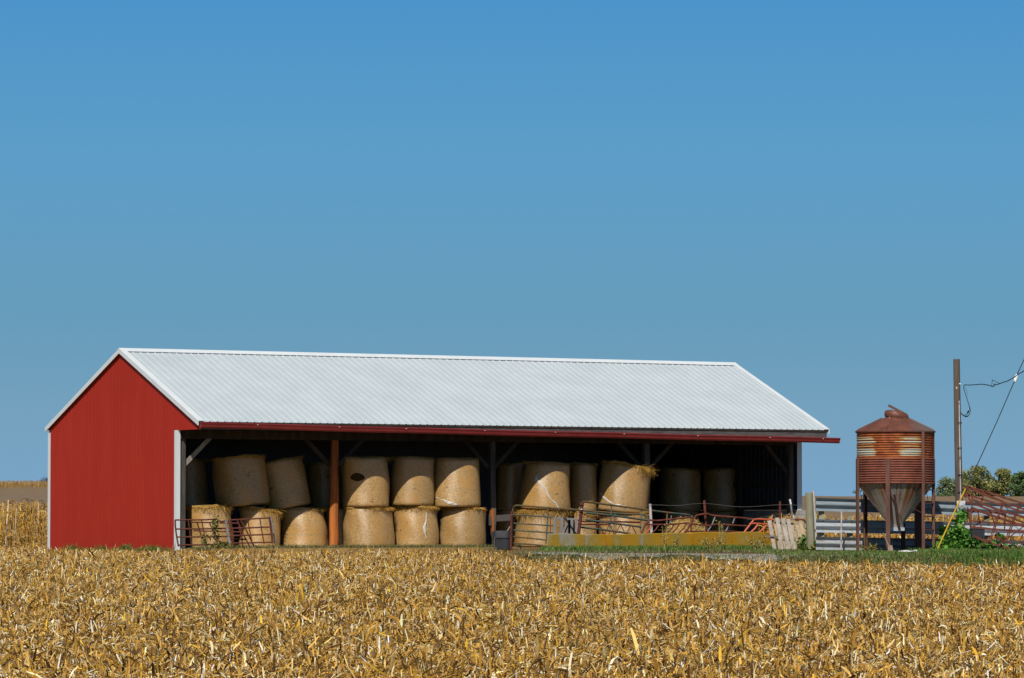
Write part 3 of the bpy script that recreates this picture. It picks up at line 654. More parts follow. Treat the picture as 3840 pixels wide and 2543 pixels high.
bale(812, 1010, 1.17, 2.55, 0.36, 'fat shaded upper bale with a sagging foot, above the rusty gates', tilt=-5, fringe=420, taper=-0.05)
bale(1000, 1166, 1.12, 2.49, 0.36, 'shaded upper bale leaning left, close to the orange pole', tilt=-10, fringe=350)
bale(1284, 1461, 1.15, 2.55, -0.56, 'upper bale right of the orange pole with a dark hole in its shaded side', fringe=200, hollow=(FC - .32, .84, .30, .24))
bale(1463, 1623, 1.19, 2.56, -0.60, 'middle bale of the top row of three between the posts', fringe=220)
bale(1624, 1796, 1.15, 2.53, -0.84, 'rightmost bale of the top row of three, the most sunlit', tilt=-1, fringe=220, net=[(FC - .9, .28, .03), (FC - .5, .2, .035), (FC - .2, .1, .07), (FC + .05, .06, .05)])
bale(1955, 2127, 1.08, 2.44, -0.75, 'upper bale with a white tear of netting across its sunlit side', fringe=300, tilt=3, taper=0.10, net=[(FC - .45, .98, .03), (FC - .42, .85, .06), (FC - .2, .72, .035), (FC + .0, .6, .018), (FC + .12, .42, .03), (FC + .22, .3, .018), (FC + .45, .2, .03), (FC + .6, .02, .02)])
bale(2130, 2238, 1.02, 2.42, -0.12, 'narrow-looking upper bale set back between the two big sunlit ones', fringe=300)
bale(2236, 2420, 1.0, 2.42, -0.82, 'upper bale leaning right with hay spilling off its top', tilt=7, fringe=400, spill=(FC + .5, FC + 1.9, 650, 0.36), net=[(FC - 1.1, .5, .03), (FC - .8, .36, .05), (FC - .5, .25, .04), (FC - .1, .2, .06), (FC + .3, .16, .03)])
# second row, in the dark
GB = 'dark hay bales at the back of the barn'
bale(640, 781, 0, 1.1, 2.1, 'bottom bale of the dark back stack beside the red end wall', fringe=0, group=GB)
bale(640, 781, 1.1, 2.5, 2.1, 'top bale of the dark back stack beside the red end wall', fringe=150, group=GB)
bale(1214, 1322, 0, 1.1, 0.55, 'bale half hidden behind the foot of the orange pole', fringe=150, group=GB)
bale(1150, 1285, 1.1, 2.42, 1.7, 'dark upper bale half hidden behind the orange pole', fringe=150, group=GB)
bale(1858, 1962, 1.06, 2.42, 1.0, 'dark upper bale behind the splintered grey post', fringe=200, group=GB)
bale(1858, 1962, 0, 1.06, 1.0, 'dark lower bale behind the splintered grey post', fringe=0, group=GB)
bale(2478, 2624, 0, 1.05, 3.6, 'bottom bale of the left stack deep in the right bay', fringe=0, group=GB)
bale(2478, 2624, 1.05, 2.36, 3.6, 'top bale of the left stack deep in the right bay', fringe=150, group=GB)
bale(2634, 2792, 0, 1.05, 3.3, 'bottom bale of the right stack deep in the right bay', fringe=0, group=GB)
bale(2634, 2792, 1.05, 2.36, 3.3, 'top bale of the right stack deep in the right bay', fringe=150, group=GB)

# ------------------------------------------------------------------ pipe gates, posts, pens
def pipe(parent, name, pts, r, m, Y0, Y1=None, x0=None, x1=None, n=7, s=1, o=(0, 0)):
    """pts in a zoomed crop (scale s, offset o); distance runs from Y0 at x0 to Y1 at x1 (photo px)"""
    q = []
    for (x, y) in pts:
        px, py = o[0] + x * s, o[1] + y * s
        Y = Y0 if Y1 is None else Y0 + (Y1 - Y0) * (px - x0) / (x1 - x0)
        q.append(W(px, py, Y))
    mb = MB(); mb.tube(q, r, n); return mb.build(name, m, parent, smooth=True)
def curve(pts, k=5):                                  # smooth a polyline
    out = []; P = [Vector((*p, 0)) for p in pts]
    for i in range(len(P) - 1):
        p0, p1, p2, p3 = P[max(i - 1, 0)], P[i], P[i + 1], P[min(i + 2, len(P) - 1)]
        for j in range(k):
            t = j / k; v = 0.5 * ((2 * p1) + (p2 - p0) * t + (2 * p0 - 5 * p1 + 4 * p2 - p3) * t * t + (3 * p1 - p0 - 3 * p2 + p3) * t ** 3); out.append((v.x, v.y))
    out.append(pts[-1]); return out

def left_gates():
    s, o = 420 / 2368, (640, 1850); Yg = 111.2
    K = dict(Y0=Yg, s=s, o=o)
    t = thing('pipe_gate', 'bent dark red pipe gate panel leaning at the barn corner by the white trim', 'gate', W(700, 2052, Yg), 'rusty red gate panels')
    for nm, p in (('rail', curve([(95, 565), (400, 562), (700, 560), (910, 552), (1010, 580), (1090, 600), (1160, 572)])), ('rail', [(110, 755), (650, 752), (1220, 742)]),
                  ('rail', [(135, 925), (600, 920), (1280, 915)]), ('rail', [(160, 1095), (700, 1088), (1320, 1080)]), ('end_post', curve([(95, 565), (98, 690), (125, 900), (165, 1130)])),
                  ('upright', [(370, 565), (410, 850), (445, 1090)]), ('upright', [(655, 580), (690, 760), (745, 1085)]), ('upright', [(880, 600), (940, 900), (990, 1090)])):
        pipe(t, nm, p, 0.022 if nm != 'upright' else 0.016, m_rust, **K)
    pipe(t, 'end_post', [(1165, 560), (1200, 800), (1260, 1120)], 0.032, m_galvd, **K)
    t = thing('pipe_gate', 'dark red pipe gate panel standing right of the bent one, before the shaggy bale', 'gate', W(940, 2050, Yg), 'rusty red gate panels')
    K['Y0'] = Yg + 0.1
    for nm, p in (('rail', [(1215, 568), (1650, 545), (2080, 522)]), ('rail', [(1240, 745), (1700, 728), (2110, 712)]), ('rail', [(1290, 898), (1700, 882), (2130, 868)]),
                  ('rail', [(1330, 1056), (1700, 1046), (2160, 1034)]), ('upright', curve([(1635, 545), (1655, 720), (1690, 880), (1725, 1090)])), ('upright', curve([(1885, 535), (1915, 720), (1940, 870), (1975, 1070)]))):
        pipe(t, nm, p, 0.021 if nm == 'rail' else 0.016, m_rust, **K)
    pipe(t, 'end_post', [(1235, 570), (1290, 880), (1335, 1150)], 0.034, m_rust, **K)
    pipe(t, 'end_post', [(2085, 500), (2120, 750), (2155, 1060)], 0.030, m_rust, **K)
    pipe(t, 'brace', [(2105, 490), (2150, 640), (2215, 1060)], 0.026, m_galvd, Yg + 0.55, s=s, o=o)
    t = thing('pipe_gate', 'slanting rusty gate panel tipped back behind the two upright red panels', 'gate', W(900, 2050, Yg + 0.6), 'rusty red gate panels')
    K['Y0'] = Yg + 0.6
    for nm, p in (('end_post', [(1405, 560), (1530, 860), (1670, 1120)]), ('end_post', [(1475, 560), (1640, 860), (1760, 1120)]), ('rail', [(420, 610), (900, 620), (1420, 635)]),
                  ('rail', [(480, 790), (1000, 805), (1540, 822)]), ('rail', [(1250, 965), (1590, 975)]), ('upright', [(1440, 700), (1500, 900), (1530, 1140)]), ('upright', [(560, 620), (640, 880), (760, 1110)]), ('upright', [(820, 620), (930, 880), (1090, 1100)])):
        pipe(t, nm, p, 0.02, m_rust, **K)
left_gates()

def right_pens():
    s, o = 500 / 2368, (1850, 1850)
    K = dict(Y0=107.0, Y1=104.0, x0=1920, x1=2180, s=s, o=o)
    g = thing('tube_gate', 'green and brown tube gate with a curved corner, left end at the black tub', 'gate', W(1918, 2064, 107))
    top = curve([(345, 330), (350, 285), (365, 245), (395, 222), (440, 216)], 4) + [(760, 240), (1130, 268), (1560, 297)]
    pipe(g, 'rail', top, 0.023, m_olive, **K)
    for p in ([(365, 380), (700, 402), (1090, 427)], [(358, 533), (700, 553), (1110, 577)], [(350, 655), (700, 680), (1060, 703)], [(342, 770), (640, 798), (945, 830)], [(332, 885), (600, 903), (870, 926)]):
        pipe(g, 'rail', p, 0.019, m_olive if p[0][1] > 700 else m_green, **K)
    pipe(g, 'end_post', [(345, 330), (335, 650), (322, 880)], 0.023, m_olive, **K)
    pipe(g, 'upright', [(972, 262), (957, 560), (935, 890)], 0.02, m_green, **K)
    pipe(g, 'upright', [(1020, 430), (1010, 560), (1018, 700)], 0.01, m_rust, **K)
    t = tag(pipe(None, 'gate_post', [(326, 320), (318, 640), (312, 1022)], 0.034, m_rust, 106.8, s=s, o=o), 'thin rusty pipe post at the free end of the curved green gate', 'post')
    t = tag(pipe(None, 'pipe_stub', [(476, 890), (468, 1010)], 0.03, m_green, 107.2, s=s, o=o), 'short green pipe stub in the ground under the curved gate', 'pipe')
    K = dict(Y0=104.0, Y1=107.5, x0=2180, x1=2600)
    g = thing('tube_gate', 'long green tube gate sloping down to the right behind the yellow wall', 'gate', W(2190, 2040, 104))
    s2, o2 = 300 / 2368, (2150, 1880)
    C2 = dict(K, s=s2, o=o2); C4 = dict(K, s=s, o=(2300, 1850))
    pipe(g, 'rail', curve([(255, 120), (270, 50), (310, 20), (380, 22)], 3) + [(800, 70), (1500, 165), (2240, 268)], 0.025, m_olive, **C2)
    pipe(g, 'rail', [(640, 302), (980, 345), (1330, 382), (1365, 395), (1392, 428)], 0.024, m_green, **C4)
    for p, r_ in (([(370, 338), (1100, 415), (1600, 480), (2230, 567)], .028), ([(380, 552), (1100, 640), (2000, 762)], .025), ([(225, 770), (900, 845), (1660, 952)], .026)):
        pipe(g, 'rail', p, r_, m_green, **C2)
    for p in ([(1130, 130), (1105, 520), (1060, 990)], [(1240, 370), (1215, 600), (1185, 990)], [(2025, 250), (2005, 560), (1978, 920)], [(1262, 700), (1255, 990)]):
        pipe(g, 'upright', p, 0.015, m_green, **C2)
    pipe(g, 'upright', [(955, 340), (950, 540)], 0.018, m_green, **C4)
    # second gate behind
    g = thing('tube_gate', 'brown tube gate with a rounded right end, behind the long green gate', 'gate', W(2190, 2040, 106.5))
    C2b = dict(Y0=106.4, Y1=108.4, x0=2180, x1=2600, s=s2, o=o2)
    pipe(g, 'rail', [(0, 250), (500, 292), (1000, 332), (1500, 372), (2040, 392)] + [(2100, 410), (2140, 440), (2158, 500), (2155, 600)], 0.025, m_olive, **C2b)
    pipe(g, 'rail', [(0, 525), (300, 600), (700, 588), (1300, 605), (1980, 625)], 0.024, m_redrust, **C2b)
    pipe(g, 'rail', [(0, 640), (300, 690), (750, 680), (1100, 692)], 0.022, m_redrust, **C2b)
    for k in range(8):
        xa = 600 + k * 160; pipe(g, 'lattice_bar', [(xa, 690 if k % 2 else 985), (xa + 150, 985 if k % 2 else 690)], 0.013, m_redrust, **C2b)
    for k in range(3): pipe(g, 'rail', [(260, 770 + 0 * k - 350 + 60 * k), (900, 500 + 22 * k - 40), (1300, 520 + 26 * k - 30)], 0.005, m_rust, **C2b)
    t = thing('corner_post', 'thick rusty pipe post between the two green gates', 'post', W(2172, 2040, 103.8))
    pipe(t, 'pipe', [(262, 15), (215, 480), (140, 1010)], 0.046, m_rust, 103.8, s=s2, o=o2)
    pipe(t, 'insulator', [(238, 225), (242, 250)], 0.03, m_white, 103.72, s=s2, o=o2)
    for y in (95, 300): pipe(t, 'chain_band', [(188 if y < 200 else 172, y), (318 if y < 200 else 300, y + 8)], 0.02, m_rust, 103.75, s=s2, o=o2)
    # weathered slats behind the bunk wall
    g = thing('pallet', 'grey slatted pallet standing behind the left end of the yellow wall', 'pallet', W(2120, 2030, 105))
    for (xa, ya, xb, yb) in ((1095, 440, 1085, 760), (1215, 440, 1210, 760), (1302, 440, 1295, 760), (1395, 470, 1390, 760), (1475, 455, 1470, 760)):
        b = MB(); b.bar(W(1850 + xa * s, 1850 + ya * s, 105), W(1850 + xb * s, 1850 + yb * s, 105), 0.066, 0.02, side=(1, 0, 0)); b.build('slat', m_palletg, g)
    b = MB(); b.bar(W(1850 + 1310 * s, 1850 + 530 * s, 104.94), W(1850 + 1225 * s, 1850 + 720 * s, 104.94), 0.05, 0.02); b.build('diagonal_slat', m_palletg, g)
    b = MB(); b.bar(W(1850 + 1065 * s, 1850 + 440 * s, 105.06), W(1850 + 1500 * s, 1850 + 462 * s, 105.06), 0.05, 0.09); b.build('stringer', m_palletg, g)
    # plank from the splintered post to the gate
    b = MB(); b.bar(W(1864, 1944, 113.5), W(1921, 1940, 107.6), 0.17, 0.04, side=(0, 0, 1)); tag(b.build('plank', m_fascia), 'weathered grey plank nailed between the splintered post and the gate', 'plank')
    # black tub with a wooden handle standing in it
    t = thing('water_tub', 'black plastic stock tub at the foot of the splintered barn post', 'tub', W(1883, 2062, 108.5))
    c = W(1883, 2062, 108.5)
    mb = MB(); ring = []
    for z, sx, sy in ((0.0, 0.205, 0.3), (0.02, 0.215, 0.31), (0.3, 0.225, 0.33), (0.305, 0.245, 0.35), (0.34, 0.245, 0.35), (0.50, 0.235, 0.33), (0.5, 0.21, 0.3), (0.12, 0.18, 0.27)):
        ring.append([c + Vector((sx * sg * (abs(math.cos(a)) ** 0.45), sy * (1 if math.sin(a) > 0 else -1) * abs(math.sin(a)) ** 0.45, z)) for a in [2 * math.pi * j / 28 for j in range(28)] for sg in [1 if math.cos(a) > 0 else -1]])
    for r0, r1 in zip(ring[:-1], ring[1:]):
        for j in range(28): mb.quad(r0[j], r0[(j + 1) % 28], r1[(j + 1) % 28], r1[j])
    mb.quad(*ring[0][::-1]); mb.quad(*ring[-1]); mb.build('tub', m_tub, t)
    rp = MB(); rp.tube([c + Vector((-0.19, -0.36, 0.33)), c + Vector((-0.2, -0.355, 0.2)), c + Vector((-0.185, -0.345, 0.0))], 0.008, 5); rp.build('rope', m_fascia, t)
    tag(pipe(None, 'tool_handle', [(297, 590), (200, 755)], 0.016, m_palletb, 108.3, s=s, o=o), 'wooden tool handle sticking up out of the black tub', 'handle')
    # low concrete bunk wall, cast in sections
    g = thing('bunk_wall', 'low concrete bunk wall covered with yellow lichen', 'wall', (1.0, 101.2, 0))
    x0, y0 = W(2059, 2000, 101)[0], 101.0; x1, y1 = W(2910, 2000, 105.5)[0], 105.5; d = (Vector((x1, y1, 0)) - Vector((x0, y0, 0))).normalized(); nrm = Vector((d.y, -d.x, 0))
    cuts = [0, 0.145, 0.235, 0.30, 0.40, 0.62, 0.775, 1.0]; hts = [0.445, 0.43, 0.43, 0.437, 0.455, 0.475, 0.472]
    L = (Vector((x1, y1, 0)) - Vector((x0, y0, 0))).length
    for a, b, h in zip(cuts[:-1], cuts[1:], hts):
        m = MB(); n = max(2, int((b - a) * 26)); base = Vector((x0, y0, 0))
        fr, bk = [], []
        for k in range(n + 1):
            t_ = (a + (b - a) * k / n) * L + (0.006 if k == 0 else 0) - (0.006 if k == n else 0)
            e = 0.012 if k in (0, n) else 0
            hz = h - e + 0.007 * math.sin(t_ * 5.1) + 0.004 * math.sin(t_ * 17)
            p = base + d * t_
            fr.append((p + nrm * .07 - Vector((0, 0, .1)), p + nrm * (.055 + .004 * math.sin(t_ * 7)) + Vector((0, 0, hz - .012)), p + nrm * .04 + Vector((0, 0, hz)), p - nrm * .05 + Vector((0, 0, hz)), p - nrm * .07 - Vector((0, 0, .1))))
        for A, C in zip(fr[:-1], fr[1:]):
            for j in range(4): m.quad(A[j], C[j], C[j + 1], A[j + 1])
        m.quad(*fr[0]); m.quad(*fr[-1][::-1]); m.build('wall_section', m_bunk, g)
    # rusty feeder panels with slanted bars
    s5, o5 = 320 / 2368, (2420, 1900); s6, o6 = 400 / 2323, (2700, 1850)
    K5 = dict(Y0=104.0, Y1=105.5, x0=2400, x1=2900, s=s5, o=o5); K6 = dict(K5, s=s6, o=o6)
    g = thing('feeder_panel', 'rust red slant-bar feeder panel between the whitish post and the tall rust post', 'feeder', W(2420, 2030, 104), 'slant-bar feeder panels')
    pipe(g, 'rail', [(-110, 740), (0, 490)] + curve([(120, 372), (260, 388), (420, 384), (1000, 322), (1220, 300), (1290, 322)], 4), 0.024, m_redrust, **K5)
    pipe(g, 'rail', curve([(-10, 495), (300, 498), (700, 490), (1220, 450)], 4), 0.021, m_redrust, **K5)
    for a, b in (((180, 515), (0, 745)), ((370, 510), (180, 745)), ((600, 508), (460, 745)), ((790, 500), (590, 745)), ((940, 490), (740, 735)), ((1140, 478), (930, 725))):
        pipe(g, 'slant_bar', [a, ((a[0] + b[0]) / 2 + 22, (a[1] + b[1]) / 2 + 5), b], 0.019, m_redrust if a[0] != 180 else m_orange, **K5)
    pipe(g, 'end_post', [(1290, 322), (1275, 500), (1262, 690)], 0.024, m_redrust, **K5)
    pipe(g, 'upright', [(722, 250), (700, 400), (672, 470)], 0.013, m_galvd, **K5)
    g = thing('feeder_panel', 'rust red feeder panel with a hooked top rail, right of the tall rust post', 'feeder', W(2600, 2030, 104.6), 'slant-bar feeder panels')
    pipe(g, 'rail', [(1110, 735), (1230, 520), (1390, 275)] + curve([(1440, 238), (1640, 205), (1720, 200), (1900, 250), (2368, 292)], 4), 0.025, m_redrust, **K5)
    pipe(g, 'rail', [(0, 495), (300, 520), (620, 548), (745, 566)], 0.022, m_redrust, **K6)
    pipe(g, 'rail', curve([(1290, 478), (1500, 505), (1720, 530), (2000, 490), (2368, 512)], 4), 0.022, m_redrust, **K5)
    pipe(g, 'rail', [(20, 683), (600, 712)], 0.02, m_redrust, **K6)
    pipe(g, 'rail', [(1150, 690), (1700, 692), (2368, 690)], 0.02, m_redrust, **K5)
    pipe(g, 'rail', [(20, 840), (250, 832), (520, 852)], 0.02, m_redrust, **K6)
    for p in ([(1935, 290), (1850, 500), (1725, 690)], [(2310, 515), (2270, 620), (2215, 700)], [(1225, 480), (1150, 700)], [(1330, 330), (1190, 600), (1060, 735)]): pipe(g, 'slant_bar', p, 0.016, m_galvd if p[0][0] > 1900 else m_redrust, **K5)
    pipe(g, 'slant_bar', [(320, 540), (275, 660)], 0.016, m_galvd, **K6)
    g = thing('feeder_panel', 'bright orange-red slant-bar feeder panel beside the grey pallet', 'feeder', W(2830, 2030, 105.2), 'slant-bar feeder panels')
    K6 = dict(K6, Y0=103.9, Y1=105.4)
    pipe(g, 'rail', [(745, 566), (860, 562), (980, 570), (1200, 572)], 0.024, m_orange, **K6)
    pipe(g, 'rail', [(640, 665), (740, 655), (860, 660), (1190, 682)], 0.021, m_orange, **K6)
    pipe(g, 'slant_bar', [(740, 570), (650, 690), (520, 855)], 0.022, m_orange, **K6)
    for a, b in (((830, 672), (640, 870)), ((1022, 676), (825, 870)), ((1165, 690), (1025, 870))): pipe(g, 'slant_bar', [a, ((a[0] + b[0]) / 2 + 18, (a[1] + b[1]) / 2 + 6), b], 0.022, m_orange, **K6)
    pipe(g, 'rail', [(1200, 572), (1500, 576), (1790, 574)] + [(1845, 590), (1862, 625), (1850, 690)], 0.022, m_redrust, **K6)
    # fence posts with wire
    for pts, r_, m, lb in (([(2438, 1890), (2441, 1950), (2444, 2006)], 0.036, m_wpipe, 'whitish weathered pipe post left of the slant-bar feeder'),
                           ([(2641, 1876), (2645, 1935), (2650, 2000)], 0.034, m_redrust, 'tall rusty pipe post rising above the feeders'),
                           ([(2925, 1880), (2925, 1960), (2926, 2040)], 0.03, m_rust, 'rusty pipe post just behind the grey pallet')):
        tag(pipe(None, 'fence_post', pts, r_, m, 104.9), lb, 'post', 'pipe posts of the pen')
    t = thing('steel_post', 'leaning steel T-post with a white tip against the pallet', 'post', W(2986, 2067, 103.2))
    pipe(t, 'shaft', [(2965, 1890), (2978, 1980), (2987, 2070)], 0.022, m_galvd, 103.2); pipe(t, 'tip', [(2962, 1872), (2966, 1892)], 0.024, m_white, 103.2)
    g = thing('fence_wire', 'sagging smooth wire strung along the pen posts', 'wire', W(2440, 1893, 104.9))
    pipe(g, 'strand', curve([(2176, 1908), (2330, 1908), (2438, 1894), (2540, 1896), (2641, 1888), (2780, 1901), (2925, 1893), (3020, 1897)], 5), 0.0042, m_wire, 104.85, n=5)
    pipe(g, 'strand', curve([(2800, 1950), (2850, 1942), (2925, 1930), (3020, 1930)], 4), 0.0042, m_wire, 104.85, n=5)
right_pens()

def hay_pile():
    c = B(u_at(2572, -0.9), -0.9, 0)
    t = thing('hay_pile', 'sunlit mound of loose yellow hay behind the feeder panels', 'hay', c)
    m = MB(); m.lathe(c, [(0.74, -0.05), (0.70, 0.2), (0.60, 0.42), (0.42, 0.62), (0.24, 0.76), (0.03, 0.81)], 30, True, True, lambda a, z: 1 + 0.07 * math.sin(3 * a + 1) + 0.04 * math.sin(7 * a + 5 * z)); m.build('mound', m_hayface, t, smooth=True)
    n = 6000; a = rng.uniform(0, 6.28, n); f = rng.random(n); r = 0.76 * np.sqrt(f); z = 0.82 * (1 - f ** 1.1) * 0.97
    P = np.stack([c.x + r * np.cos(a), c.y + r * np.sin(a), z], 1)
    V, F = strips(P, rng.uniform(0, 6.28, n), rng.normal(0.1, 0.4, n), rng.uniform(.06, .18, n), rng.uniform(.008, .018, n), rng.normal(0, .6, n), rng.normal(0, .5, n), 2)
    C = np.repeat(np.array([[.66, .50, .18], [.60, .42, .12], [.72, .58, .27]])[rng.integers(0, 3, n)] * (1 + .12 * rng.standard_normal((n, 1))), 6, 0)
    npmesh('loose_hay', V, F, m_straw, np.clip(C, .02, .9), t)
hay_pile()

def pallets():
    s, o = 400 / 2323, (2700, 1850)
    def P(x, y, Y): return W(o[0] + x * s, o[1] + y * s, Y)
    g = thing('pallet', 'weathered grey wooden pallet leaning at the right end of the yellow wall', 'pallet', P(1400, 1270, 102.2), 'wooden pallets leaning by the fence post')
    for (xa, ya, xb, yb, m) in ((1072, 598, 1192, 1235, m_pallet), (1245, 535, 1350, 1245, m_pallet), (1365, 550, 1495, 1275, m_pallet), (1480, 560, 1615, 1282, m_pallet)):
        b = MB(); b.bar(P(xa, ya, 102.75), P(xb, yb, 102.1), 0.094, 0.018, side=(1, 0, 0)); b.build('slat', m, g)
    for (xa, ya, xb, yb) in ((1195, 620, 1320, 1250), (1325, 640, 1450, 1262), (1440, 640, 1570, 1270), (1560, 650, 1650, 1260)):
        b = MB(); b.bar(P(xa, ya, 102.87), P(xb, yb, 102.22), 0.09, 0.016, side=(1, 0, 0)); b.build('back_slat', m_palletb, g)
    b = MB(); b.bar(P(1180, 585, 102.8), P(1620, 615, 102.8), 0.085, 0.04, side=(0, 0, 1)); b.build('stringer', m_palletb, g)
    b = MB(); b.bar(P(1225, 960, 102.45), P(1640, 990, 102.45), 0.085, 0.04, side=(0, 0, 1)); b.build('stringer', m_palletb, g)
    b = MB(); b.bar(P(955, 925, 102.3), P(1245, 945, 102.35), 0.04, 0.05, side=(0, 0, 1)); b.bar(P(1065, 950, 102.3), P(1040, 1000, 102.32), 0.022, 0.02); tag(b.build('loose_board', m_fascia), 'short grey board stuck sideways between the pallet slats', 'board')
    g = thing('pallet', 'brown broken pallet half hidden by leaves beside the round fence post', 'pallet', P(1800, 1290, 102.6), 'wooden pallets leaning by the fence post')
    for (xa, ya, xb, yb) in ((1675, 690, 1800, 1230), (1750, 605, 1890, 1290), (1640, 800, 1700, 1270), (1850, 1100, 1960, 1300)):
        b = MB(); b.bar(P(xa, ya, 103.0), P(xb, yb, 102.5), 0.09, 0.018, side=(1, 0, 0)); b.build('slat', m_palletb, g)
    b = MB(); b.bar(P(1600, 660, 103.0), P(1870, 690, 103.0), 0.07, 0.04, side=(0, 0, 1)); b.build('stringer', m_palletb, g)
    # round wood post and pipe at the end of the rail fence
    t = W(3035, 1847, 98.3); b_ = W(3041, 2075, 98.3); b_.z = -0.05
    m = MB(); m.tube([b_, (b_ * 2 + t) / 3, (b_ + t * 2) / 3, t - Vector((0, 0, .02)), t], [0.104, 0.102, 0.098, 0.095, 0.09], 16); tag(m.build('wood_post', m_postw, smooth=True), 'thick round greenish wooden post where the guard rails begin', 'post')
    tag(pipe(None, 'steel_pipe', [(3051, 1841), (3056, 1930), (3062, 2052)], 0.026, m_wpipe, 98.0), 'pale rust-flecked pipe standing against the round wooden post', 'pipe')
pallets()

# ------------------------------------------------------------------ guard rail fence
RY = lambda px: 97.7 + (px - 3060) * 0.0025
def guard_fence():
    g = thing('guard_rail_fence', 'fence of three galvanised highway guard rails behind the rusty bin', 'fence', W(3060, 2060, 98.3))
    prof = [(-0.02, 0.155), (-0.012, 0.15), (0.045, 0.115), (0.055, 0.09), (0.045, 0.065), (-0.012, 0.02), (-0.02, 0.0), (-0.012, -0.02), (0.045, -0.065), (0.055, -0.09), (0.045, -0.115), (-0.012, -0.15), (-0.02, -0.155)]
    back = [(d + 0.005, z * 0.985) for d, z in prof][::-1]
    full = prof + back
    for (y0, y1), rm in zip(((1891.5, 1913), (1972, 1986), (2037, 2052)), (m_galvt, m_galv, m_galvb)):
        m = MB(); rings = []
        for k in range(9):
            px = 3060 + k * 120; py = y0 + (y1 - y0) * (px - 3060) / 780
            c = W(px, py, RY(px)); rings.append([c + Vector((0.0, d, z)) for d, z in full])
        for A, C in zip(rings[:-1], rings[1:]):
            for j in range(len(full)): j2 = (j + 1) % len(full); m.quad(A[j], C[j], C[j2], A[j2])
        for ends in (rings[0], rings[-1]):
            for j in range(len(prof) - 1): m.quad(ends[j], ends[j + 1], ends[len(full) - 2 - j], ends[len(full) - 1 - j])
        m.build('guard_rail', rm, g)
    for px, top in ((3080, 1917), (3186, 1935), (3440, 1905), (3700, 1918), (3950, 1928)):
        Y = RY(px) + 0.12; b = MB(); p = W(px, top, Y); b.bar(Vector((p.x, Y, -0.1)), p, 0.13, 0.12, side=(1, 0, 0)); b.build('rail_post', m_postw, g)
    pipe(None, 'steel_stake', [(3156, 1916), (3155, 2000), (3154, 2064)], 0.02, m_wpipe, 97.5)
    tag(bpy.data.objects['steel_stake'], 'thin pale steel stake in front of the guard rails left of the bin', 'stake')
guard_fence()

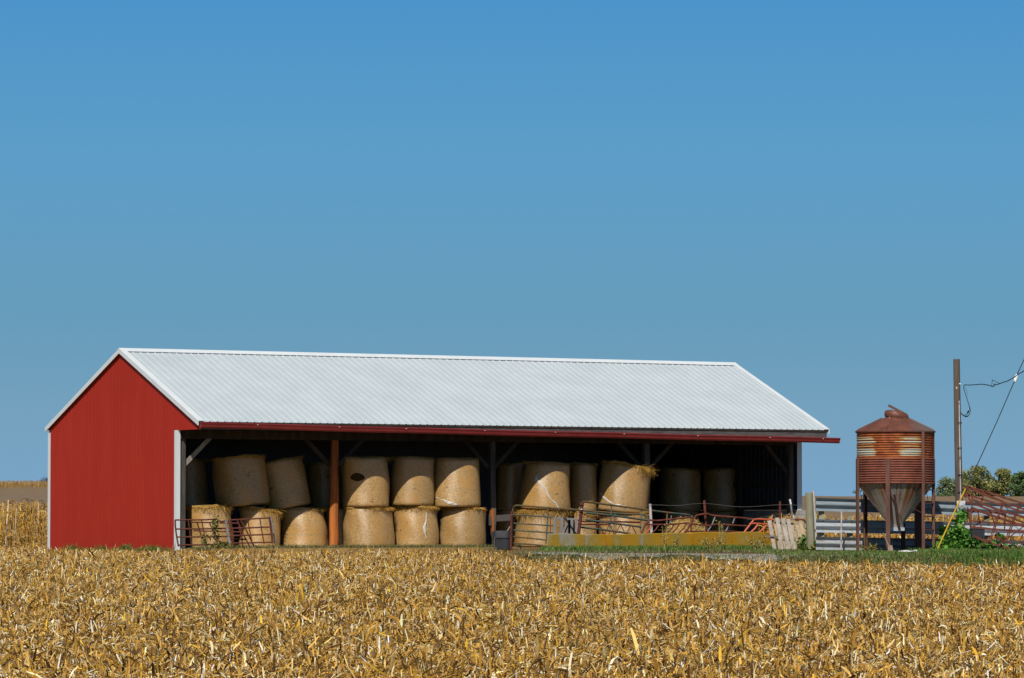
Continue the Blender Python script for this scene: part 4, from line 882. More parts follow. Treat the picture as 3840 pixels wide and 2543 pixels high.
# ------------------------------------------------------------------ feed bin
def feed_bin():
    Yb = 97.0; cx = W(3359, 2000, Yb).x; z0 = gz(cx, Yb); Rb = 0.905
    c = Vector((cx, Yb, 0))
    t = thing('feed_bin', 'rusty corrugated steel feed bin on legs with a grey hopper', 'silo', (cx, Yb, 0))
    zt, zm, zb = 2.87 + 0.0, 2.2, 1.63
    zf = lambda py: EYE + (1950 - py) / F * (Yb - Rb)
    zt, zb, zo, zc = zf(1615), zf(1813), zf(1980), zf(1566)
    return t, c, Rb, zt, zb, zo, zc
def build_bin():
    t, c, Rb, zt, zb, zo, zc = feed_bin()
    sc_ = (zt - zb)
    m = MB(); prof = []; n = 22; per = sc_ / n
    for k in range(n * 6 + 1):
        z = zb + sc_ * k / (n * 6); prof.append((Rb + 0.011 * math.sin(2 * math.pi * k / 6) + (0.012 if z < zb + sc_ * .5 else 0) + (0.012 if k in (0, 1, n * 6) else 0), z))
    drum = m.lathe(c, prof, 72, False, False).build('drum', m_bin, t, smooth=True)
    m = MB(); zr = zf_roof = zc
    m.lathe(c, [(Rb + 0.035, zt - 0.03), (Rb + 0.04, zt + 0.0), (Rb * 0.80, zt + (zc - zt) * .36), (Rb * 0.55, zt + (zc - zt) * .72), (0.275, zc), (0.26, zc + .02)], 40, False, True, lambda a, z: 1 + 0.004 * math.sin(9 * a) * (z > zt + .02))
    roof = m.build('bin_roof', m_broof, t, smooth=True)
    sm = MB()
    for a in (-1.9, -1.0, -0.2, 0.9, 1.9, 3.0): sm.bar(c + Vector((.3 * math.cos(a), .3 * math.sin(a), zc + .012)), c + Vector((Rb * math.cos(a), Rb * math.sin(a), zt + .025)), 0.03, 0.02)
    sm.build('roof_seam', m_broof, roof)
    m = MB(); m.lathe(c + Vector((0.03, 0, 0)), [(0.26, zc - 0.01), (0.285, zc + .02), (0.285, zc + .10), (0.25, zc + .155), (0.16, zc + .18), (0.02, zc + .185)], 36, False, True)
    # tipped lid
    for i, v in enumerate(m.v): m.v[i] = v + Vector((0, 0, -0.17 * (v.x - c.x)))
    lid = m.build('lid', m_broof, t, smooth=True)
    h = MB(); h.bar(c + Vector((-0.17, -0.1, zc + .305)), c + Vector((0.24, -0.1, zc + .09)), 0.055, 0.05); h.build('lid_arm', m_legs, lid)
    # hopper
    m = MB(); m.lathe(c, [(Rb + 0.0, zb + 0.01), (Rb - 0.02, zb - .03), (0.19, zo + 0.115), (0.185, zo)], 40, False, False)
    hop = m.build('hopper', m_cone, t, smooth=True)
    m = MB(); m.box(c + Vector((0.0, 0, zo - .03)), (1, 0, 0), (0, 1, 0), (0, 0, 1), 0.38, 0.38, 0.075); m.build('outlet', m_galv, hop)
    m = MB(); m.bar(c + Vector((-0.1, -0.75, zb - .25)), c + Vector((0.07, -0.24, zo - .04)), 0.05, 0.05); m.build('hopper_seam', m_legs, hop)
    # six legs: hexagon
    for ad in (-16, 44, 104, 164, 224, 284):
        a = R(ad); d = Vector((math.sin(a), -math.cos(a), 0)); sd = Vector((math.cos(a), math.sin(a), 0)); p = c + d * (Rb + 0.055)
        if ad == 44: continue
        m = MB(); zl = -0.06; zh = zb + sc_ * 0.46
        m.box(p + Vector((0, 0, (zl + zh) / 2)), sd, d, (0, 0, 1), 0.088, 0.012, zh - zl)
        for e in (-1, 1): m.box(p + sd * e * 0.046 - d * .02 + Vector((0, 0, (zl + zh) / 2)), sd, d, (0, 0, 1), 0.009, 0.05, zh - zl)
        m.build('leg', m_legs, t)
    # cross rods under the drum
    for a0, a1 in ((-16, 44), (44, 104), (-76, -16), (164, 104), (224, 164), (284, 224)):
        p0 = c + Vector((math.sin(R(a0)), -math.cos(R(a0)), 0)) * Rb; p1 = c + Vector((math.sin(R(a1)), -math.cos(R(a1)), 0)) * Rb
        m = MB(); m.tube([p0 + Vector((0, 0, zb - .03)), (p0 + p1) / 2 + Vector((0, 0, zb - .5)), p1 + Vector((0, 0, 0.9))], 0.007, 5); m.build('brace_rod', m_legs, t)
    # ladder on the right-hand front
    lx0, lx1 = W(3463, 2000, Yl := 96.25).x, W(3502, 2000, 96.7).x
    p0, p1 = Vector((lx0, 96.25, 0)), Vector((lx1, 96.75, 0))
    lad = MB(); lad.bar(p0 + Vector((0, .06, 0)), p0 + Vector((0, .06, zt + .02)), 0.07, 0.14, side=(1, 0, 0)); lad = lad.build('ladder', m_legs, t)  # left rail made deep so that its shadow darkens the drum
    q = MB(); q.bar(p1 + Vector((0, 0, 0.05)), p1 + Vector((0, 0, zt + .02)), 0.06, 0.03, side=(1, 0, 0)); q.build('rail', m_legs, lad)
    z = 0.55
    while z < zt:
        q = MB(); q.bar(p0 + Vector((0, 0, z)), p1 + Vector((0, 0, z)), 0.03, 0.03); q.build('rung', m_legs, lad); z += 0.31
    # drop tube at the back
    m = MB(); p = W(3446, 1880, 97.9); m.bar(Vector((p.x, p.y, -.05)), Vector((p.x, p.y, 1.5)), 0.2, 0.1, side=(1, 0, 0)); m.build('back_post', m_legs, t)
build_bin()

def bin_side():
    # shovel leaning on the middle leg
    s, o = 500 / 2368, (3000, 1820)
    t = thing('shovel', 'old shovel with a rusty square blade resting on the ground against a bin leg', 'shovel', W(3340, 2072, 95.9))
    pipe(t, 'handle', [(1478, 850), (1510, 930), (1570, 1060)], 0.016, m_palletb, 95.85, s=s, o=o)
    b = MB(); q = [W(o[0] + x * s, o[1] + y * s, Y) for x, y, Y in ((1560, 1060, 95.85), (1640, 1065, 95.85), (1662, 1215, 95.75), (1640, 1240, 95.75), (1570, 1238, 95.75))]
    i = len(b.v); bk = [p + Vector((0, .012, 0)) for p in q]; b.quad(*q[::-1]); b.quad(*bk)
    for k in range(5): b.quad(q[k], q[(k + 1) % 5], bk[(k + 1) % 5], bk[k])
    b.build('blade', mat('rusty_blade', (.20, .13, .10), (.33, .23, .18), scale=9, rough=.8), t)
    # white lid and rubble on the grass
    c = W(3396, 2079, 93.4); c.z = gz(c.x, c.y) + 0.06
    m = MB(); m.lathe(c, [(0.17, -0.01), (0.176, 0.008), (0.165, 0.022), (0.02, 0.04)], 24, True, True); tag(m.build('plastic_lid', m_white, smooth=True), 'white round lid lying flat in the grass below the bin', 'lid')
    for px, py, r_, lb in ((3433, 2073, .05, 'long white chunk of rubble near the ladder foot'), (3474, 2071, .042, 'small white chunk of rubble right of the ladder foot')):
        c = W(px, py, 95.2); c.z = gz(c.x, c.y) + .05
        m = MB(); m.lathe(c, [(r_ * .6, -.03), (r_ * 1.3, 0), (r_, .03), (r_ * .3, .045)], 9, True, True, lambda a, z: 1 + .25 * math.sin(2 * a + r_ * 90) + .15 * math.sin(5 * a)); tag(m.build('rubble', m_white), lb, 'rubble')
bin_side()

# ------------------------------------------------------------------ utility pole, meter, wires
def utility():
    Y = 98.6
    t = thing('utility_pole', 'short brown wooden utility pole with an electric meter', 'pole', W(3596, 2062, Y))
    m = MB(); b_ = W(3600, 2062, Y); b_.z = -.1
    m.tube([b_, W(3597, 1900, Y), W(3592, 1650, Y), W(3589, 1480, Y), W(3587, 1347, Y)], [0.094, 0.09, 0.085, 0.081, 0.078], 14); m.build('shaft', m_upole, t, smooth=True)
    s, o = 280 / 1689, (3560, 1340)
    pipe(t, 'conduit', [(3597, 1503), (3598, 1600), (3601, 1760), (3603, 1885)], 0.015, m_wpipe, Y - 0.1)
    for y in (1585, 1680, 1780, 1845):
        pipe(t, 'clamp', [(3592, y), (3607, y)], 0.02, m_cable, Y - 0.098)
    pipe(t, 'knob', [(200, 595), (255, 605)], 0.017, m_white, Y - 0.05, s=s, o=o)
    pipe(t, 'knot', [(165, 668), (168, 720)], 0.022, m_wpipe, Y - 0.072, s=s, o=o)
    # meter box and glass
    mb = MB(); c = W(3603, 1902, Y - 0.19); mb.box(c, (1, 0, 0), (0, 1, 0), (0, 0, 1), 0.205, 0.12, 0.30)
    i = [k for k, v in enumerate(mb.v) if v.z < c.z]
    for k in i: mb.v[k].x = c.x + (mb.v[k].x - c.x) * 0.72
    box = mb.build('meter_box', m_meter, t)
    g = MB(); gc = W(3606, 1900, Y - 0.255); n = 28
    ringv = []
    for dy, r_ in ((0.0, .082), (-0.03, .08), (-0.06, .066), (-0.075, .04), (-.078, .01)): ringv.append([gc + Vector((r_ * math.cos(2 * math.pi * j / n), dy, r_ * math.sin(2 * math.pi * j / n))) for j in range(n)])
    for A, C in zip(ringv[:-1], ringv[1:]):
        for j in range(n): g.quad(A[j], A[(j + 1) % n], C[(j + 1) % n], C[j])
    g.quad(*ringv[-1]); g.build('meter_glass', m_glass, box, smooth=True)
    rg_ = MB(); rg_.tube([gc + Vector((.088 * math.cos(2 * math.pi * j / n), -.008, .088 * math.sin(2 * math.pi * j / n))) for j in range(n + 1)], 0.009, 6); rg_.build('meter_ring', m_galv, box, smooth=True)
    f_ = MB(); f_.box(gc + Vector((0, -.079, .012)), (1, 0, 0), (0, 1, 0), (0, 0, 1), .05, .004, .016); f_.build('meter_dial', m_cable, box)
    # service cable: slack span to the right with its loop down to the conduit
    g = thing('service_cable', 'black service cable sagging from the pole to the upper right with a loose kink', 'cable', W(3615, 1444, Y))
    K = dict(Y0=Y - 0.1, Y1=Y - 3.0, x0=3600, x1=3840, s=s, o=o)
    pipe(g, 'span', curve([(335, 625), (480, 628), (600, 617), (740, 610), (870, 628), (965, 658), (990, 665), (1010, 640), (1020, 600), (1035, 625), (1140, 597), (1220, 565), (1310, 540), (1400, 490), (1490, 440), (1560, 380), (1640, 340), (1700, 300), (1900, 170), (2300, -80)], 4), 0.011, m_cable, n=6, **K)
    pipe(g, 'kink', curve([(960, 655), (972, 520), (985, 517), (1060, 555), (1140, 597)], 4), 0.007, m_cable, n=5, **K)
    pipe(g, 'drip_loop', curve([(335, 625), (325, 680), (350, 790), (400, 940), (440, 1070), (470, 1160), (470, 1240), (430, 1320), (370, 1340), (320, 1320), (270, 1280)], 4), 0.009, m_cable, n=6, **K)
    pipe(g, 'drip_loop', curve([(350, 660), (400, 780), (400, 850)], 4), 0.004, m_cable, n=5, **K)
    pipe(g, 'drip_loop', curve([(455, 1130), (440, 1210), (410, 1270), (360, 1305), (300, 1300), (265, 1250)], 4), 0.008, m_cable, n=6, **K)
    pipe(g, 'splice', [(440, 1200), (415, 1262)], 0.019, m_cable, n=6, **K); pipe(g, 'splice', [(360, 1340), (415, 1332)], 0.018, m_cable, n=6, **K); pipe(g, 'splice', [(443, 1160), (438, 1200)], 0.012, m_white, n=6, **K)
    # guy wire with its insulator, coming down to the yellow guard
    g = thing('guy_wire', 'straight slanting guy wire with a white insulator', 'wire', W(3625, 1826, 98))
    pipe(g, 'strand', [(4010, 990), (3840, 1349), (3815, 1402)], 0.011, m_cable, 105.0, 98.0, 4010, 3600, n=6)
    pipe(g, 'strand', [(3806, 1425), (3740, 1578), (3654, 1766), (3626, 1828)], 0.011, m_cable, 105.0, 98.0, 4010, 3600, n=6)
    pipe(g, 'insulator', [(3804, 1434), (3807, 1425), (3811, 1414), (3813, 1405)], [0.022, 0.036, 0.04, 0.026], m_white, 105.0, 98.0, 4010, 3600, n=8)
    m = MB(); m.tube([W(3623, 1828, 97.2), W(3565, 1950, 96.6), W(3509, 2074, 96.0)], 0.018, 8)
    g2 = tag(m.build('guy_guard', m_yel, smooth=True), 'yellow plastic guard on the guy wire, slanting down into the vines', 'guy guard')
    for px0, px1, y0, y1, yy, lb in ((3541, 3581, 1986, 2056, 98.2, 'charcoal box half hidden by vines left of the pole foot'), (3641, 3690, 1984, 2060, 97.7, 'black open-topped bin under the rusty frame right of the pole')):
        m = MB(); a, b2 = W(px0, y1, yy), W(px1, y0, yy); cx = (a + b2) / 2; wd = b2.x - a.x; h = b2.z + .05
        m.hexa([(cx.x - wd * .44, yy - .15, -.05), (cx.x + wd * .44, yy - .15, -.05), (cx.x + wd * .44, yy + .15, -.05), (cx.x - wd * .44, yy + .15, -.05), (cx.x - wd / 2, yy - .17, b2.z), (cx.x + wd / 2, yy - .17, b2.z), (cx.x + wd / 2, yy + .17, b2.z), (cx.x - wd / 2, yy + .17, b2.z)])
        m.box((cx.x, yy, b2.z + .012), (1, 0, 0), (0, 1, 0), (0, 0, 1), wd + .02, .36, .03)
        tag(m.build('storage_box', m_box if px0 < 3600 else m_tub), lb, 'box')
utility()

# ------------------------------------------------------------------ rusty frame at the right edge
def right_frame():
    s, o = 240 / 1107, (3600, 1780)
    g = thing("cattle_feeder", 'big tipped rust-red steel feeder frame at the right end of the guard rails', 'feeder frame', W(3720, 2060, 95))
    def b(name, pts, w_, Y, m=m_redrust, th=0.03):
        q = [W(o[0] + x * s, o[1] + y * s, Y) for x, y in pts]; mb = MB()
        for p0, p1 in zip(q[:-1], q[1:]): mb.bar(p0, p1, w_, th)
        mb.build(name, m, g)
    Fr, Bk = 94.8, 96.3
    b('rail', [(120, 203), (480, 300), (760, 400), (1030, 478), (1400, 590)], .045, Bk)
    b('rail', [(228, 265), (490, 372), (752, 470)], .055, Fr, th=.04)
    b('rail', [(775, 483), (1000, 560), (1400, 700)], .04, Fr)
    b('rail', [(70, 335), (500, 462), (720, 525), (1107, 650), (1400, 745)], .04, Bk)
    b('rail', [(208, 430), (430, 520), (670, 610), (960, 692), (1400, 830)], .05, Fr, th=.04)
    b('rail', [(100, 475), (330, 540), (520, 612), (900, 755), (1400, 940)], .04, Bk)
    b('rail', [(200, 572), (500, 690), (800, 790), (1107, 895), (1400, 990)], .055, Fr, th=.04)
    b('rail', [(240, 1062), (500, 1178), (700, 1232), (985, 1318), (1400, 1440)], .045, Fr, th=.04)
    b('rail', [(600, 1070), (850, 1180), (1107, 1290), (1400, 1400)], .035, Bk)
    b('rail', [(110, 615), (330, 640), (660, 670), (800, 690)], .035, Bk); b('rail', [(180, 800), (600, 838), (1107, 868), (1400, 885)], .035, Bk)
    b('rail', [(190, 900), (600, 948), (1107, 988), (1400, 1010)], .045, Bk, th=.04)
    for x0, y0, x1, y1 in ((742, 462, 492, 1170), (765, 470, 520, 1178), (1030, 480, 795, 1105), (1052, 488, 825, 1110), (1340, 570, 1110, 1200)): b('upright', [(x0, y0), (x1, y1)], .022, Fr - .03, th=.05)
    b('upright', [(225, 255), (205, 470)], .03, Fr); b('upright', [(170, 205), (150, 400), (190, 480)], .04, Bk); b('upright', [(130, 560), (160, 740), (185, 935)], .03, Bk); b('upright', [(195, 590), (185, 910)], .03, Fr)
    b('upright', [(430, 285), (370, 470)], .03, Bk); b('upright', [(300, 600), (370, 930)], .025, Bk); b('upright', [(520, 615), (590, 820), (650, 1085)], .025, Bk); b('upright', [(780, 700), (770, 960)], .028, Bk)
    b('brace', [(240, 890), (500, 728)], .025, Fr + .3); b('brace', [(150, 715), (255, 618)], .025, Fr + .3); b('brace', [(1080, 912), (690, 1205)], .025, Fr - .08); b('brace', [(1160, 1120), (945, 1325)], .022, Fr - .08)
    b('upright', [(1107, 985), (1020, 1200)], .025, Bk); b('brace', [(500, 1080), (380, 1235)], .03, Fr + .2)
    b('end_cap', [(90, 200), (140, 250)], .06, Fr + .4, th=.05); b('end_cap', [(65, 345), (115, 390)], .06, Fr + .4, th=.05)
right_frame()

# ------------------------------------------------------------------ vines, weeds, grass
def leaf_cloud(P, size, cols, parent, name, up=0.3, rg=rng):
    n = len(P); V, F = strips(P, rg.uniform(0, 6.28, n), rg.normal(up, .55, n), size, size * rg.uniform(.7, 1.0, n), rg.normal(-.5, .4, n), rg.normal(0, .6, n), 2)
    C = np.repeat(np.clip(np.array(cols)[rg.integers(0, len(cols), n)] * (1 + .18 * rg.standard_normal((n, 1))), .01, .9), 6, 0)
    return npmesh(name, V, F, m_leafc, C, parent)
GRN = [(.085, .24, .03), (.12, .32, .045), (.055, .17, .026), (.17, .36, .06)]
OLV = [(.19, .20, .05), (.27, .23, .07), (.13, .15, .04), (.34, .27, .10)]
def plants():
    def blob(px, py, Y, rx, rz, ry, n):
        c = W(px, py, Y); q = rng.standard_normal((n, 3)); q /= np.linalg.norm(q, axis=1, keepdims=True); q *= rng.random((n, 1)) ** .4
        return np.array(c) + q * np.array([rx, ry, rz])
    t = thing('vine', 'leafy green vine climbing the pole foot and up to the meter', 'vine', W(3600, 2062, 97.5))
    P = np.concatenate([blob(3600, 2020, 97.6, .30, .28, .25, 330), blob(3560, 2052, 96.8, .35, .16, .3, 300), blob(3645, 2045, 97.2, .35, .16, .3, 260), blob(3600, 1968, 98.2, .1, .3, .08, 130), blob(3535, 2058, 96.4, .22, .1, .2, 120), blob(3548, 2000, 96.9, .08, .22, .08, 60), blob(3625, 1935, 98.3, .05, .1, .06, 25)])
    P[:, 2] = np.maximum(P[:, 2], .05)
    leaf_cloud(P, rng.uniform(.06, .14, len(P)), GRN + [(.12, .26, .04)], t, 'leaves')
    st = MB()
    for k in range(7):
        x = 3575 + k * 9; st.tube([W(x, 2070, 97.6), W(x + 8 - k * 2, 2000, 97.9), W(3598 + k, 1935, 98.35)], .008, 5)
    st.build('stem', m_palletb, t)
    n = 46; Pw = P[rng.choice(len(P), n)] + np.array([0, -.12, .02]); leaf_cloud(Pw, rng.uniform(.025, .045, n), [(.75, .75, .68), (.7, .66, .5)], t, 'flowers')
    t = thing('vine', 'low vine leaves spreading under the rusty frame at the right edge', 'vine', W(3760, 2065, 96.2))
    P = np.concatenate([blob(3720, 2052, 96.2, .4, .12, .3, 260), blob(3790, 2058, 96.4, .5, .1, .3, 180), blob(3745, 2020, 96.6, .1, .14, .1, 40)]); P[:, 2] = np.maximum(P[:, 2], .04)
    leaf_cloud(P, rng.uniform(.05, .1, len(P)), GRN, t, 'leaves')
    n = 30; Pw = P[rng.choice(len(P), n)] + np.array([0, -.1, .05]); leaf_cloud(Pw, rng.uniform(.025, .045, n), [(.75, .75, .68)], t, 'flowers')
    t = thing('vine', 'scraggly vine over the brown pallet at the round wooden post', 'vine', W(3012, 2070, 102))
    P = np.concatenate([blob(3012, 2045, 102.0, .18, .22, .15, 190), blob(3070, 2050, 98.0, .13, .19, .15, 150), blob(3040, 2063, 98.1, .28, .1, .2, 120)]); P[:, 2] = np.maximum(P[:, 2], .03)
    leaf_cloud(P, rng.uniform(.04, .09, len(P)), GRN + OLV[:2], t, 'leaves')
    t = thing('weed', 'tall green-brown weed growing up through the bent red gate', 'weed', W(805, 2055, 111))
    P = np.concatenate([blob(808, 1985, 110.95, .1, .42, .06, 220), blob(770, 2020, 110.9, .16, .2, .08, 90), blob(830, 2045, 110.9, .3, .1, .12, 170)]); P[:, 2] = np.maximum(P[:, 2], .0)
    leaf_cloud(P, rng.uniform(.03, .07, len(P)), OLV + [(.06, .12, .02)], t, 'leaves')
    st = MB(); st.tube([W(812, 2060, 110.95), W(808, 2000, 110.95), W(806, 1952, 110.95)], .01, 5); st.tube([W(770, 2060, 110.95), W(765, 2005, 110.95)], .007, 5); st.build('stem', m_palletb, t)
    # weeds before the bunk wall
    for px, yt, Y, sp, lb in ((2488, 1970, 101.0, .05, 'tall dry weed stems before the yellow wall, left of the hay mound'), (2702, 1952, 101.8, .06, 'tallest grass-like weed before the yellow wall, with a seed head above it'),
                              (2670, 2020, 101.7, .22, 'bushy yellowish weed low against the middle of the yellow wall'), (2850, 2025, 102.4, .2, 'bushy olive weed against the yellow wall by the grey pallet'),
                              (2534, 2010, 101.3, .03, 'short single dry stem before the yellow wall'), (3270, 2050, 96.6, .22, 'brownish weed clump under the bin between its two left legs')):
        t = thing('weed', lb, 'weed', Vector((W(px, 2060, Y).x, Y, 0)), 'weeds along the yard edge')
        b0 = W(px, 2066, Y); top = W(px, yt, Y); b0.z = 0; n = 9 if sp > .1 else 5; st = MB(); tips = []
        for k in range(n):
            a = random.Random(px + k); x = a.uniform(-sp, sp); hh = top.z * a.uniform(.65, 1.0)
            e = Vector((b0.x + x * 1.6 + .03, Y + a.uniform(-.1, .1), hh)); st.tube([b0 + Vector((x * .5, a.uniform(-.06, .06), 0)), (b0 + e) / 2 + Vector((x * .3, 0, .05)), e], .006, 4); tips.append(e)
        st.build('stems', mat('dry_stem', (.36, .27, .08), (.5, .4, .16), scale=8) if 'dry_stem' not in MATS else MATS['dry_stem'], t)
        Q = np.concatenate([np.array(e)[None] * f + np.array(b0)[None] * (1 - f) + rng.normal(0, .03 + sp * .12, (int(8 if sp > .1 else 5), 3)) for e in tips for f in (.35, .6, .85, 1.0)])
        Q[:, 2] = np.maximum(Q[:, 2], .02)
        leaf_cloud(Q, rng.uniform(.015, .045, len(Q)), OLV + [(.42, .33, .10), (.38, .32, .09), (.45, .36, .12)], t, 'leaves', up=.6)
plants()

def grass():
    parts = []
    def patch(n, fx, fy, hmin, hmax, cols):
        x = fx(n); y = fy(x, n); P = np.stack([x, y, ground(x, y) - .01], 1)
        V, F = strips(P, rng.uniform(0, 6.28, n), rng.uniform(.8, 1.5, n), rng.uniform(hmin, hmax, n), rng.uniform(.008, .016, n), rng.normal(-.6, .5, n), rng.normal(0, .4, n), 2)
        C = np.repeat(np.clip(np.array(cols)[rng.integers(0, len(cols), n)] * (1 + .2 * rng.standard_normal((n, 1))), .01, .9), 6, 0)
        parts.append((V, F, C))
    G1 = [(.085, .21, .026), (.11, .25, .04), (.065, .16, .024), (.16, .25, .055), (.26, .25, .09)]
    G2 = [(.16, .19, .06), (.25, .23, .10), (.10, .15, .04), (.38, .31, .16)]
    # along the bunk wall
    patch(15000, lambda n: rng.uniform(0.7, 7.6, n), lambda x, n: 100.6 + (x - .9) * .78 - np.abs(rng.normal(0, .9, n)) , .06, .2, G1)
    patch(6000, lambda n: rng.uniform(0.0, 7.6, n), lambda x, n: 99.2 + (x - .9) * .5 - np.abs(rng.normal(0, 1.0, n)), .03, .09, G2)
    # around the bin and verge
    patch(12000, lambda n: rng.uniform(6.2, 11.5, n), lambda x, n: rng.uniform(91.5, 97.6, n), .03, .1, G2 + G1[:3])
    # right-hand lush verge
    def fx(n): return rng.uniform(9.3, 16, n)
    patch(42000, fx, lambda x, n: np.clip(edge_y(x), 70, 99) + rng.random(n) * (97.5 - np.clip(edge_y(x), 70, 96)), .06, .17, G1)
    patch(3500, lambda n: rng.uniform(7.2, 9.4, n), lambda x, n: edge_y(x) + rng.uniform(3, 18, n) * rng.random(n), .04, .12, G1)
    patch(16000, lambda n: rng.uniform(5.8, 9.6, n), lambda x, n: edge_y(x) + .2 + rng.random(n) ** 1.3 * 14, .03, .11, G2 + G1)
    patch(5000, lambda n: rng.uniform(0.4, 9.6, n), lambda x, n: edge_y(x) + rng.uniform(-.3, 1.5, n), .03, .10, G2)
    # tufts on the lane edge and along the barn front and end wall
    patch(1800, lambda n: rng.uniform(-1, 7, n), lambda x, n: edge_y(x) + np.abs(rng.normal(0.6, .6, n)), .04, .12, G2)
    def bx(v, n):
        u = rng.uniform(0, 9.6, n); vv = v + rng.normal(0, .12, n); return np.array([O2.x + u * A2.x + vv * B2.x, O2.y + u * A2.y + vv * B2.y])
    q = bx(-.98, 5200); patch(5200, lambda n: q[0], lambda x, n: q[1], .04, .13, G2)
    v = rng.uniform(0, 8.6, 1500); patch(1500, lambda n: O2.x + v * B2.x - .2 * A2.x + rng.normal(0, .08, n), lambda x, n: O2.y + v * B2.y - .2 * A2.y - rng.random(n) * .2, .04, .16, G2 + G1[:2])
    def tuft(v0, sp_, n_):
        v = v0 + rng.normal(0, sp_, n_); dd = .12 + rng.random(n_) * .25
        patch(n_, lambda n: O2.x + v * B2.x - dd * A2.x, lambda x, n: O2.y + v * B2.y - dd * A2.y, .10, .26, G1)
    tuft(2.75, .13, 260); tuft(1.2, .3, 160); tuft(6.6, .4, 160); tuft(4.4, .25, 90)
    V, F, C = cat_meshes(parts)
    tag(npmesh('grass', V, F, m_leafc, C), 'short green and dry grass along the lane, walls and verge', 'grass', kind='stuff')
grass()

# ------------------------------------------------------------------ corn stubble and residue
def stubble():
    parts = []
    def inside(x, y, m=3.0): return (np.abs(x) < .124 * y * 1.02 + m) & (y < edge_y(x) + rng.normal(0, .25, len(x)))
    # chopped leaves and husks on the ground
    def chop(n, lmin, lmax, wmin, wmax, nseg, pmix, steepf, zhi, m0=0.0, m1=2.2):
        y = 37 + 105 * rng.random(n) ** 1.2; x = rng.uniform(-1, 1, n) * (.127 * y + m1)
        if m0: x = rng.choice([-1, 1], n) * (.126 * y + rng.uniform(m0, m1, n)); y = np.where(rng.random(n) < .25, rng.uniform(24, 40, n), y)
        ok = inside(x, y, m1); x, y = x[ok], y[ok]; n = len(x)
        row = np.abs(((y + .05 * x) / .76) % 1 - .5) * 2                        # 1 on the row, 0 between the rows
        flat = np.clip(np.sin(y * .9 + 1.5 * np.sin(x * .35)) * 1.4, 0, 1)      # flattened strips where wheels ran
        steep = rng.random(n) < (steepf + .14 * row) * (1 - .7 * flat)
        pitch = np.where(steep, rng.uniform(.5, 1.45, n), rng.normal(.08, .30, n))
        clump = .045 * np.clip(np.sin(x * 3.1 + 2 * np.sin(y * 1.7)) * np.sin(y * 2.3 + 1.5 * np.sin(x * 1.3)), 0, 1)
        P = np.stack([x, y, ground(x, y) + rng.uniform(-.01, zhi, n) + .04 * row * (1 - flat) + clump], 1)
        V, F_ = strips(P, rng.uniform(0, 6.28, n), pitch, lmin + (lmax - lmin) * rng.random(n) ** 1.6, rng.uniform(wmin, wmax, n), rng.normal(-.35, .9, n), rng.normal(0, .6, n), nseg)
        parts.append((V, F_, straw_cols(n, pmix, 2 * nseg + 2, .34)))
    chop(950000, .02, .085, .005, .016, 2, [19, 19, 14, 16, 7, 9, 23, 6, 6], .18, .055)
    chop(250000, .07, .20, .009, .025, 3, [19, 19, 14, 15, 8, 9, 18, 5, 6], .20, .06)
    chop(12000, .14, .34, .016, .038, 3, [18, 18, 12, 12, 12, 6, 8, 2.0, 5], .2, .05)
    chop(150000, .05, .22, .010, .030, 2, [18, 18, 13, 15, 8, 8, 15, 4.0, 7], .16, .05, 2.2, 9.0)      # the field goes on to both sides
    # stalk pieces lying about
    n = 60000; y = 37 + 100 * rng.random(n) ** 1.25; x = rng.uniform(-1, 1, n) * (.127 * y + 3); ok = inside(x, y); x, y = x[ok], y[ok]; n = len(x)
    a = rng.uniform(0, 6.28, n); pt = np.abs(rng.normal(.1, .3, n)); D = np.stack([np.cos(a) * np.cos(pt), np.sin(a) * np.cos(pt), np.sin(pt)], 1)
    V, F = stalks(np.stack([x, y, ground(x, y) + rng.uniform(.02, .08, n)], 1), D, rng.uniform(.04, .2, n), rng.uniform(.004, .008, n))
    parts.append((V, F, straw_cols(n, [14, 12, 18, 8, 12, 16, 5, 8, 6], 8)))
    # cut stalks standing in rows
    rows = np.arange(36, 142, .76); X, Yv = [], []
    for yr in rows:
        w_ = .127 * yr + 3; xs = np.arange(-w_, w_, .17); xs = xs + rng.normal(0, .05, len(xs)); keep = rng.random(len(xs)) < .62; xs = xs[keep]
        X.append(xs); Yv.append(yr - .05 * xs + rng.normal(0, .05, len(xs)))
    x, y = np.concatenate(X), np.concatenate(Yv); ok = inside(x, y); x, y = x[ok], y[ok]; n = len(x)
    D = np.stack([rng.normal(0, .22, n), rng.normal(0, .22, n), np.ones(n)], 1)
    P0 = np.stack([x, y, ground(x, y) - .02], 1); L = (.05 + .22 * rng.random(n) ** 1.7) * np.where((y > 104) & (x < -3), .75, 1.0)
    V, F = stalks(P0, D, L, rng.uniform(.006, .0105, n)); parts.append((V, F, straw_cols(n, [12, 12, 14, 8, 22, 16, 3, 8, 3], 8)))
    # sheath leaves hanging on the standing stalks
    k = np.repeat(np.arange(n), 2); f = rng.uniform(.3, 1, len(k)); Dn = D / np.linalg.norm(D, axis=1, keepdims=True)
    P = P0[k] + Dn[k] * (L[k] * f)[:, None]; m_ = len(k)
    V, F = strips(P, rng.uniform(0, 6.28, m_), rng.uniform(.2, 1.4, m_), rng.uniform(.04, .16, m_), rng.uniform(.007, .022, m_), rng.normal(-1.6, .9, m_), rng.normal(0, .6, m_), 3)
    parts.append((V, F, straw_cols(m_, [20, 18, 16, 10, 14, 8, 5, 5, 3], 8)))
    V, F, C = cat_meshes(parts)
    tag(npmesh('corn_stubble', V, F, m_straw, C), 'golden harvested corn stubble and chopped leaves across the foreground', 'stubble', kind='stuff')
    # rough residue behind the rails
    n = 26000; x = rng.uniform(6.5, 24, n); y = rng.uniform(104.5, 122, n)
    P = np.stack([x, y, ground(x, y) + rng.uniform(0, .12, n)], 1)
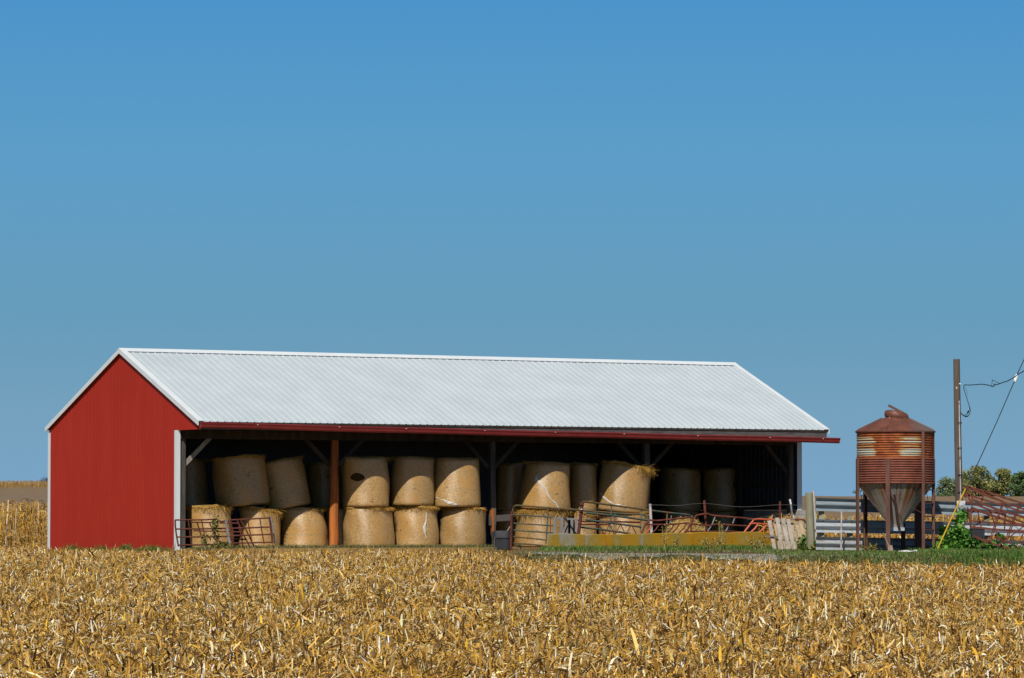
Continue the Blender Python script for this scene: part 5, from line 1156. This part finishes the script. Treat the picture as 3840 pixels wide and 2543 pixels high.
    V, F = strips(P, rng.uniform(0, 6.28, n), rng.normal(.25, .5, n), rng.uniform(.1, .4, n), rng.uniform(.02, .05, n), rng.normal(-.4, .9, n), rng.normal(0, .6, n), 3)
    tag(npmesh('corn_residue', V, F, m_straw, straw_cols(n, [18, 18, 8, 24, 8, 2, 24, 1, 4], 8)), 'brown chopped corn litter on the ground behind the guard rails', 'corn litter', kind='stuff')
stubble()

def corn(name, label, x0, x1, y0, y1, hmin, hmax, p, dens=.18, row=.76):
    X, Yv = [], []
    for yr in np.arange(y0, y1, row):
        xs = np.arange(x0, x1, dens); xs = xs + rng.normal(0, .05, len(xs)); xs = xs[rng.random(len(xs)) < .9]; X.append(xs); Yv.append(yr + rng.normal(0, .06, len(xs)))
    x, y = np.concatenate(X), np.concatenate(Yv); n = len(x); parts = []
    P0 = np.stack([x, y, ground(x, y) - .03], 1); D = np.stack([rng.normal(0, .10, n), rng.normal(0, .10, n), np.ones(n)], 1); H = rng.uniform(hmin, hmax, n)
    V, F = stalks(P0, D, H, rng.uniform(.009, .013, n)); parts.append((V, F, straw_cols(n, [10, 10, 10, 8, 20, 6, 5, 1, 3], 8)))
    Dn = D / np.linalg.norm(D, axis=1, keepdims=True)
    k = np.repeat(np.arange(n), 15); m_ = len(k); f = rng.uniform(.1, 1.0, m_)
    V, F = strips(P0[k] + Dn[k] * (H[k] * f)[:, None], rng.uniform(0, 6.28, m_), rng.uniform(.2, 1.2, m_), rng.uniform(.16, .45, m_) * min(1, hmax / 1.6), rng.uniform(.014, .036, m_), rng.normal(-2.4, .7, m_), rng.normal(0, .6, m_), 4)
    parts.append((V, F, straw_cols(m_, p, 10)))
    V, F, C = cat_meshes(parts); tag(npmesh(name, V, F, m_straw, C), label, 'corn', kind='stuff')
corn('standing_corn', 'dense dry standing corn beyond the left end of the barn', -27, -13.5, 142, 151, 1.55, 1.95, [20, 20, 10, 18, 8, 3, 14, 1, 3])
corn('broken_corn', 'waist-high dry broken corn beyond the guard rails', 7.5, 19, 122, 129, .65, 1.0, [20, 16, 16, 10, 10, 8, 6, 2, 2], dens=.15)
corn('far_corn_fringe', 'thin far fringe of dry corn on the rise behind the barn', -100, -62, 640, 700, .5, 1.1, [6, 14, 4, 26, 0, 0, 30, 0, 12], dens=.22, row=3.5)

# ------------------------------------------------------------------ far trees
def tree(px, ytop, Y, wpx, cols, label, seed, base_frac=0.10, n=7000, sparse=False):
    rg = np.random.default_rng(seed); top = W(px, ytop, Y); x = top.x; zb = gz(x, Y); H = top.z - zb; wd = wpx * Y / 15500.0 / 2
    t = thing('tree', label, 'tree', (x, Y, zb), 'far trees on the horizon')
    tr = MB(); base = Vector((x, Y, zb - .2)); tr.tube([base, base + Vector((.1, 0, H * .3)), base + Vector((-.1, .1, H * .62)), base + Vector((.1, 0, H * .9))], [H * .028, H * .022, H * .014, H * .004], 8)
    for k in range(9):
        a = rg.uniform(0, 6.28); z0 = H * rg.uniform(.2, .6); e = Vector((math.cos(a) * wd * rg.uniform(.4, .8), math.sin(a) * wd * .7, z0 + H * rg.uniform(.12, .3)))
        tr.tube([base + Vector((0, 0, z0)), base + e * .55 + Vector((0, 0, z0 * .4)), base + e], [H * .012, H * .008, H * .003], 6)
    tr.build('trunk', m_upole, t, smooth=True)
    ncl = 34 if not sparse else 12; cl = []
    for k in range(ncl):
        zz = rg.uniform(base_frac, .95); q = math.sqrt(max(0, 1 - ((zz - .48) / .54) ** 2)); a = rg.uniform(0, 6.28); r = q * rg.uniform(.25, .95)
        cl.append((x + math.cos(a) * r * wd, Y + math.sin(a) * r * wd, zb + zz * H, rg.uniform(.26, .44) * wd * (1 if not sparse else .7), rg.uniform(.8, 1.2)))
    P, S_ = [], []
    per = n // ncl
    for (cx, cy, cz, r, br) in cl:
        q = rg.standard_normal((per, 3)); q /= np.linalg.norm(q, axis=1, keepdims=True); q *= (rg.random((per, 1)) ** .5) * r * np.array([1.25, 1.25, .95]); P.append(q + np.array([cx, cy, cz])); S_.append(np.full(per, br))
    P = np.concatenate(P); br = np.concatenate(S_); m_ = len(P); sz = rg.uniform(.24, .52, m_) * max(H, 2.2 * wd) / 9.0
    V, F = strips(P, rg.uniform(0, 6.28, m_), rg.normal(.1, .6, m_), sz, sz * .8, rg.normal(-.3, .4, m_), rg.normal(0, .7, m_), 2)
    C = np.repeat(np.clip(np.array(cols)[rg.integers(0, len(cols), m_)] * br[:, None] * (1 + .15 * rg.standard_normal((m_, 1))), .01, .6), 6, 0)
    npmesh('crown', V, F, m_leafc, C, t)
T1 = [(.22, .29, .13), (.28, .32, .14), (.165, .23, .12)]; T2 = [(.31, .32, .115), (.23, .29, .115), (.37, .33, .115)]; T3 = [(.13, .22, .085), (.16, .26, .10), (.18, .28, .11)]
for args in ((3555, 1798, 960, 110, T1, 'far olive tree seen just right of the rusty bin', 1), (3655, 1752, 930, 112, T2, 'tallest far tree, yellowish crown right of the utility pole', 2),
             (3612, 1790, 1010, 80, T1, 'far dull green tree directly behind the utility pole', 8),
             (3708, 1790, 1000, 70, T1, 'far small green tree filling the gap right of the tallest one', 3), (3757, 1763, 940, 105, T2, 'far broad tree turning yellow above the rusty frame', 4),
             (3832, 1772, 900, 90, T3, 'dark green far tree at the right edge', 5), (3960, 1770, 930, 110, T1, 'far tree beyond the right edge', 6)):
    tree(*args)
tree(3222, 1833, 980, 50, T1, 'thin hazy far tree beside the left bin leg', 7, n=500, sparse=True)
tree(172, 1789, 690, 46, [(.05, .05, .04), (.07, .06, .045)], 'small dark far tree on the rise at the left end of the barn', 9, n=700)
bpy.context.view_layer.update()
